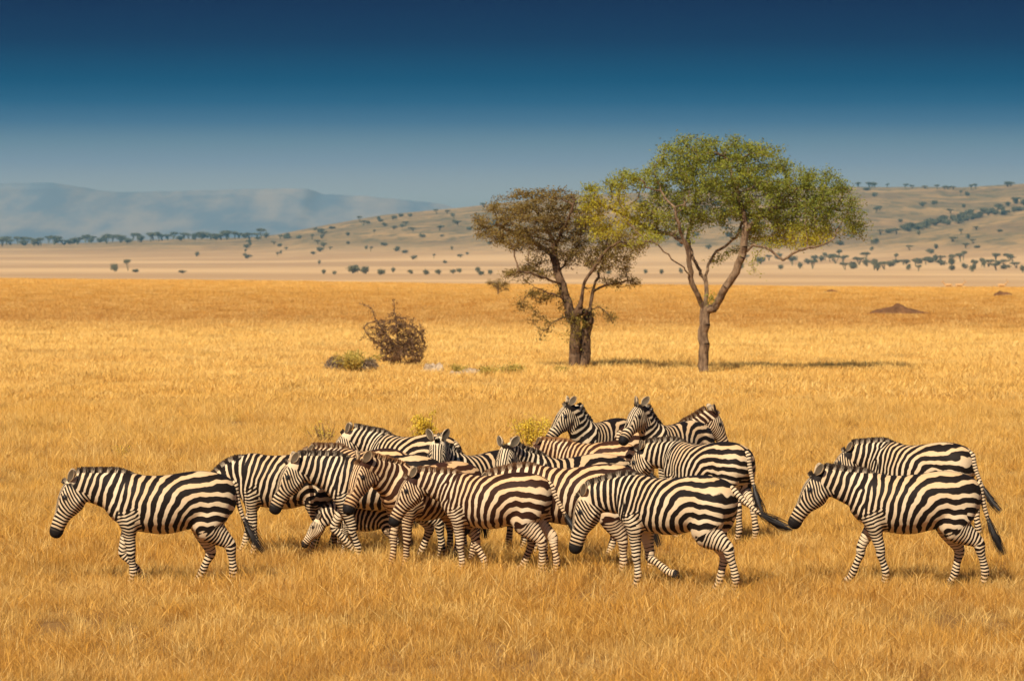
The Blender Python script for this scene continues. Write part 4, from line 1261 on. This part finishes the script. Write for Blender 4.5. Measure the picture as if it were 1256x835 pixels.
# ------------------------------------------------------------------ sky, sun, air, camera
SUN_EL, SUN_AZ = 46.0, 27.0     # azimuth: degrees to the left of straight behind the camera
def build_light():
    w = bpy.data.worlds.new('World'); scene.world = w; w.use_nodes = True
    t = w.node_tree; t.nodes.clear()
    out = t.nodes.new('ShaderNodeOutputWorld')
    sky = t.nodes.new('ShaderNodeTexSky'); sky.sky_type = 'NISHITA'; sky.sun_disc = False
    sky.sun_elevation = R(SUN_EL)
    # direction towards the sun: behind the camera (-Y) and to the left (-X)
    sx, sy = -math.sin(R(SUN_AZ)), -math.cos(R(SUN_AZ))
    sky.sun_rotation = math.atan2(sx, sy)
    sky.altitude = 1500; sky.air_density = 1.0; sky.dust_density = .6; sky.ozone_density = 2.0
    bg1 = t.nodes.new('ShaderNodeBackground'); bg1.inputs[1].default_value = .055
    t.links.new(sky.outputs[0], bg1.inputs[0])
    # low band of the sky: pale at the horizon, deep blue a few degrees up
    geo = t.nodes.new('ShaderNodeTexCoord'); sep = t.nodes.new('ShaderNodeSeparateXYZ'); t.links.new(geo.outputs['Generated'], sep.inputs[0])
    mr = t.nodes.new('ShaderNodeMapRange'); t.links.new(sep.outputs[2], mr.inputs[0])
    mr.inputs[1].default_value = 0.0; mr.inputs[2].default_value = .062
    rp = t.nodes.new('ShaderNodeValToRGB'); t.links.new(mr.outputs[0], rp.inputs[0])
    stops = sky_stops()
    while len(rp.color_ramp.elements) < len(stops): rp.color_ramp.elements.new(.5)
    for e, (p_, c) in zip(rp.color_ramp.elements, stops): e.position = p_; e.color = (*c, 1)
    bg2 = t.nodes.new('ShaderNodeBackground'); bg2.inputs[1].default_value = 1.0; t.links.new(rp.outputs[0], bg2.inputs[0])
    mr2 = t.nodes.new('ShaderNodeMapRange'); mr2.interpolation_type = 'SMOOTHSTEP'; t.links.new(sep.outputs[2], mr2.inputs[0])
    mr2.inputs[1].default_value = .07; mr2.inputs[2].default_value = .35
    mx = t.nodes.new('ShaderNodeMixShader'); t.links.new(mr2.outputs[0], mx.inputs[0]); t.links.new(bg2.outputs[0], mx.inputs[1]); t.links.new(bg1.outputs[0], mx.inputs[2])
    t.links.new(mx.outputs[0], out.inputs[0])
    ld = bpy.data.lights.new('sun', 'SUN'); ld.energy = 5.0; ld.angle = R(.5); ld.color = (1.0, .89, .72)
    lo = link(bpy.data.objects.new('sun', ld))
    dirv = Vector((-sx * math.cos(R(SUN_EL)), -sy * math.cos(R(SUN_EL)), -math.sin(R(SUN_EL))))
    lo.rotation_euler = dirv.to_track_quat('-Z', 'Y').to_euler(); lo.location = (-20, -20, 30)

def srgb(r, g, b):
    f = lambda c: (c / 255) / 12.92 if c / 255 <= .04045 else ((c / 255 + .055) / 1.055) ** 2.4
    return (f(r), f(g), f(b))
EXPO = .38
HAZE = 1 / 12500.
HCOL = (.12, .44, .67)
def sky_stops():
    want = [(305, (150, 166, 170)), (240, (144, 164, 173)), (200, (124, 151, 169)), (175, (106, 140, 160)), (150, (76, 121, 150)), (125, (50, 105, 138)), (100, (34, 92, 126)), (50, (15, 70, 104)), (0, (10, 58, 92))]
    out = []
    for py, c in want:
        el = max((HY - py) / FP, .001)
        T = math.exp(-min(130.3 / math.tan(el), 16000.) * HAZE)
        z = math.sin(el)
        out.append((min(z / .062, 1.0), tuple(max(.0008, (a / 2 ** EXPO - .435 * h * (1 - T)) / T) for a, h in zip(srgb(*c), HCOL))))
    return out

def build_haze():
    V = [(x, y, z) for x in (-13000, 13000) for y in (-200, 16000) for z in (-75, 134)]
    F = [(0, 1, 3, 2), (4, 6, 7, 5), (0, 4, 5, 1), (2, 3, 7, 6), (0, 2, 6, 4), (1, 5, 7, 3)]
    t = NT('air')
    pv = t.n('ShaderNodeVolumePrincipled', ins={'Color': (*HCOL, 1), 'Density': HAZE, 'Anisotropy': 0.0})
    o = t.n('ShaderNodeOutputMaterial'); t.t.links.new(pv.outputs[0], o.inputs['Volume'])
    ob = link(bpy.data.objects.new('haze', mesh_np('haze', V, F, t.m, False)))
    ob['kind'] = 'stuff'; ob['label'] = 'pale blue haze in the air over the far hills'; ob['category'] = 'haze'


def build_camera():
    cd = bpy.data.cameras.new('camera'); co = link(bpy.data.objects.new('camera', cd))
    co.location = (0, 0, CH)
    cd.sensor_width = 36; cd.lens = 36 * FP / 1256
    pitch = math.atan((417.5 - HY) / FP)
    co.rotation_euler = (math.pi / 2 - pitch, 0, 0)
    cd.clip_start = .5; cd.clip_end = 40000
    cd.dof.use_dof = True; cd.dof.focus_distance = 47.5; cd.dof.aperture_fstop = 6.3
    scene.camera = co

build_camera(); build_light(); build_ground(); build_mountain()
build_haze()
build_trees(); build_small()
build_grass()
build_far_trees(); build_antelopes()
for i, z in enumerate(ZEB): make_zebra(i, **z)

scene.view_settings.view_transform = 'Standard'; scene.view_settings.look = 'None'; scene.view_settings.gamma = 1
scene.view_settings.exposure = EXPO; scene.view_settings.use_curve_mapping = False
cy = scene.cycles
cy.use_denoising = True; cy.denoiser = 'OPENIMAGEDENOISE'
cy.max_bounces = 6; cy.diffuse_bounces = 3; cy.glossy_bounces = 2; cy.transmission_bounces = 4; cy.transparent_max_bounces = 4; cy.volume_bounces = 0
cy.sample_clamp_indirect = 6; cy.caustics_reflective = False; cy.caustics_refractive = False
cy.use_adaptive_sampling = False
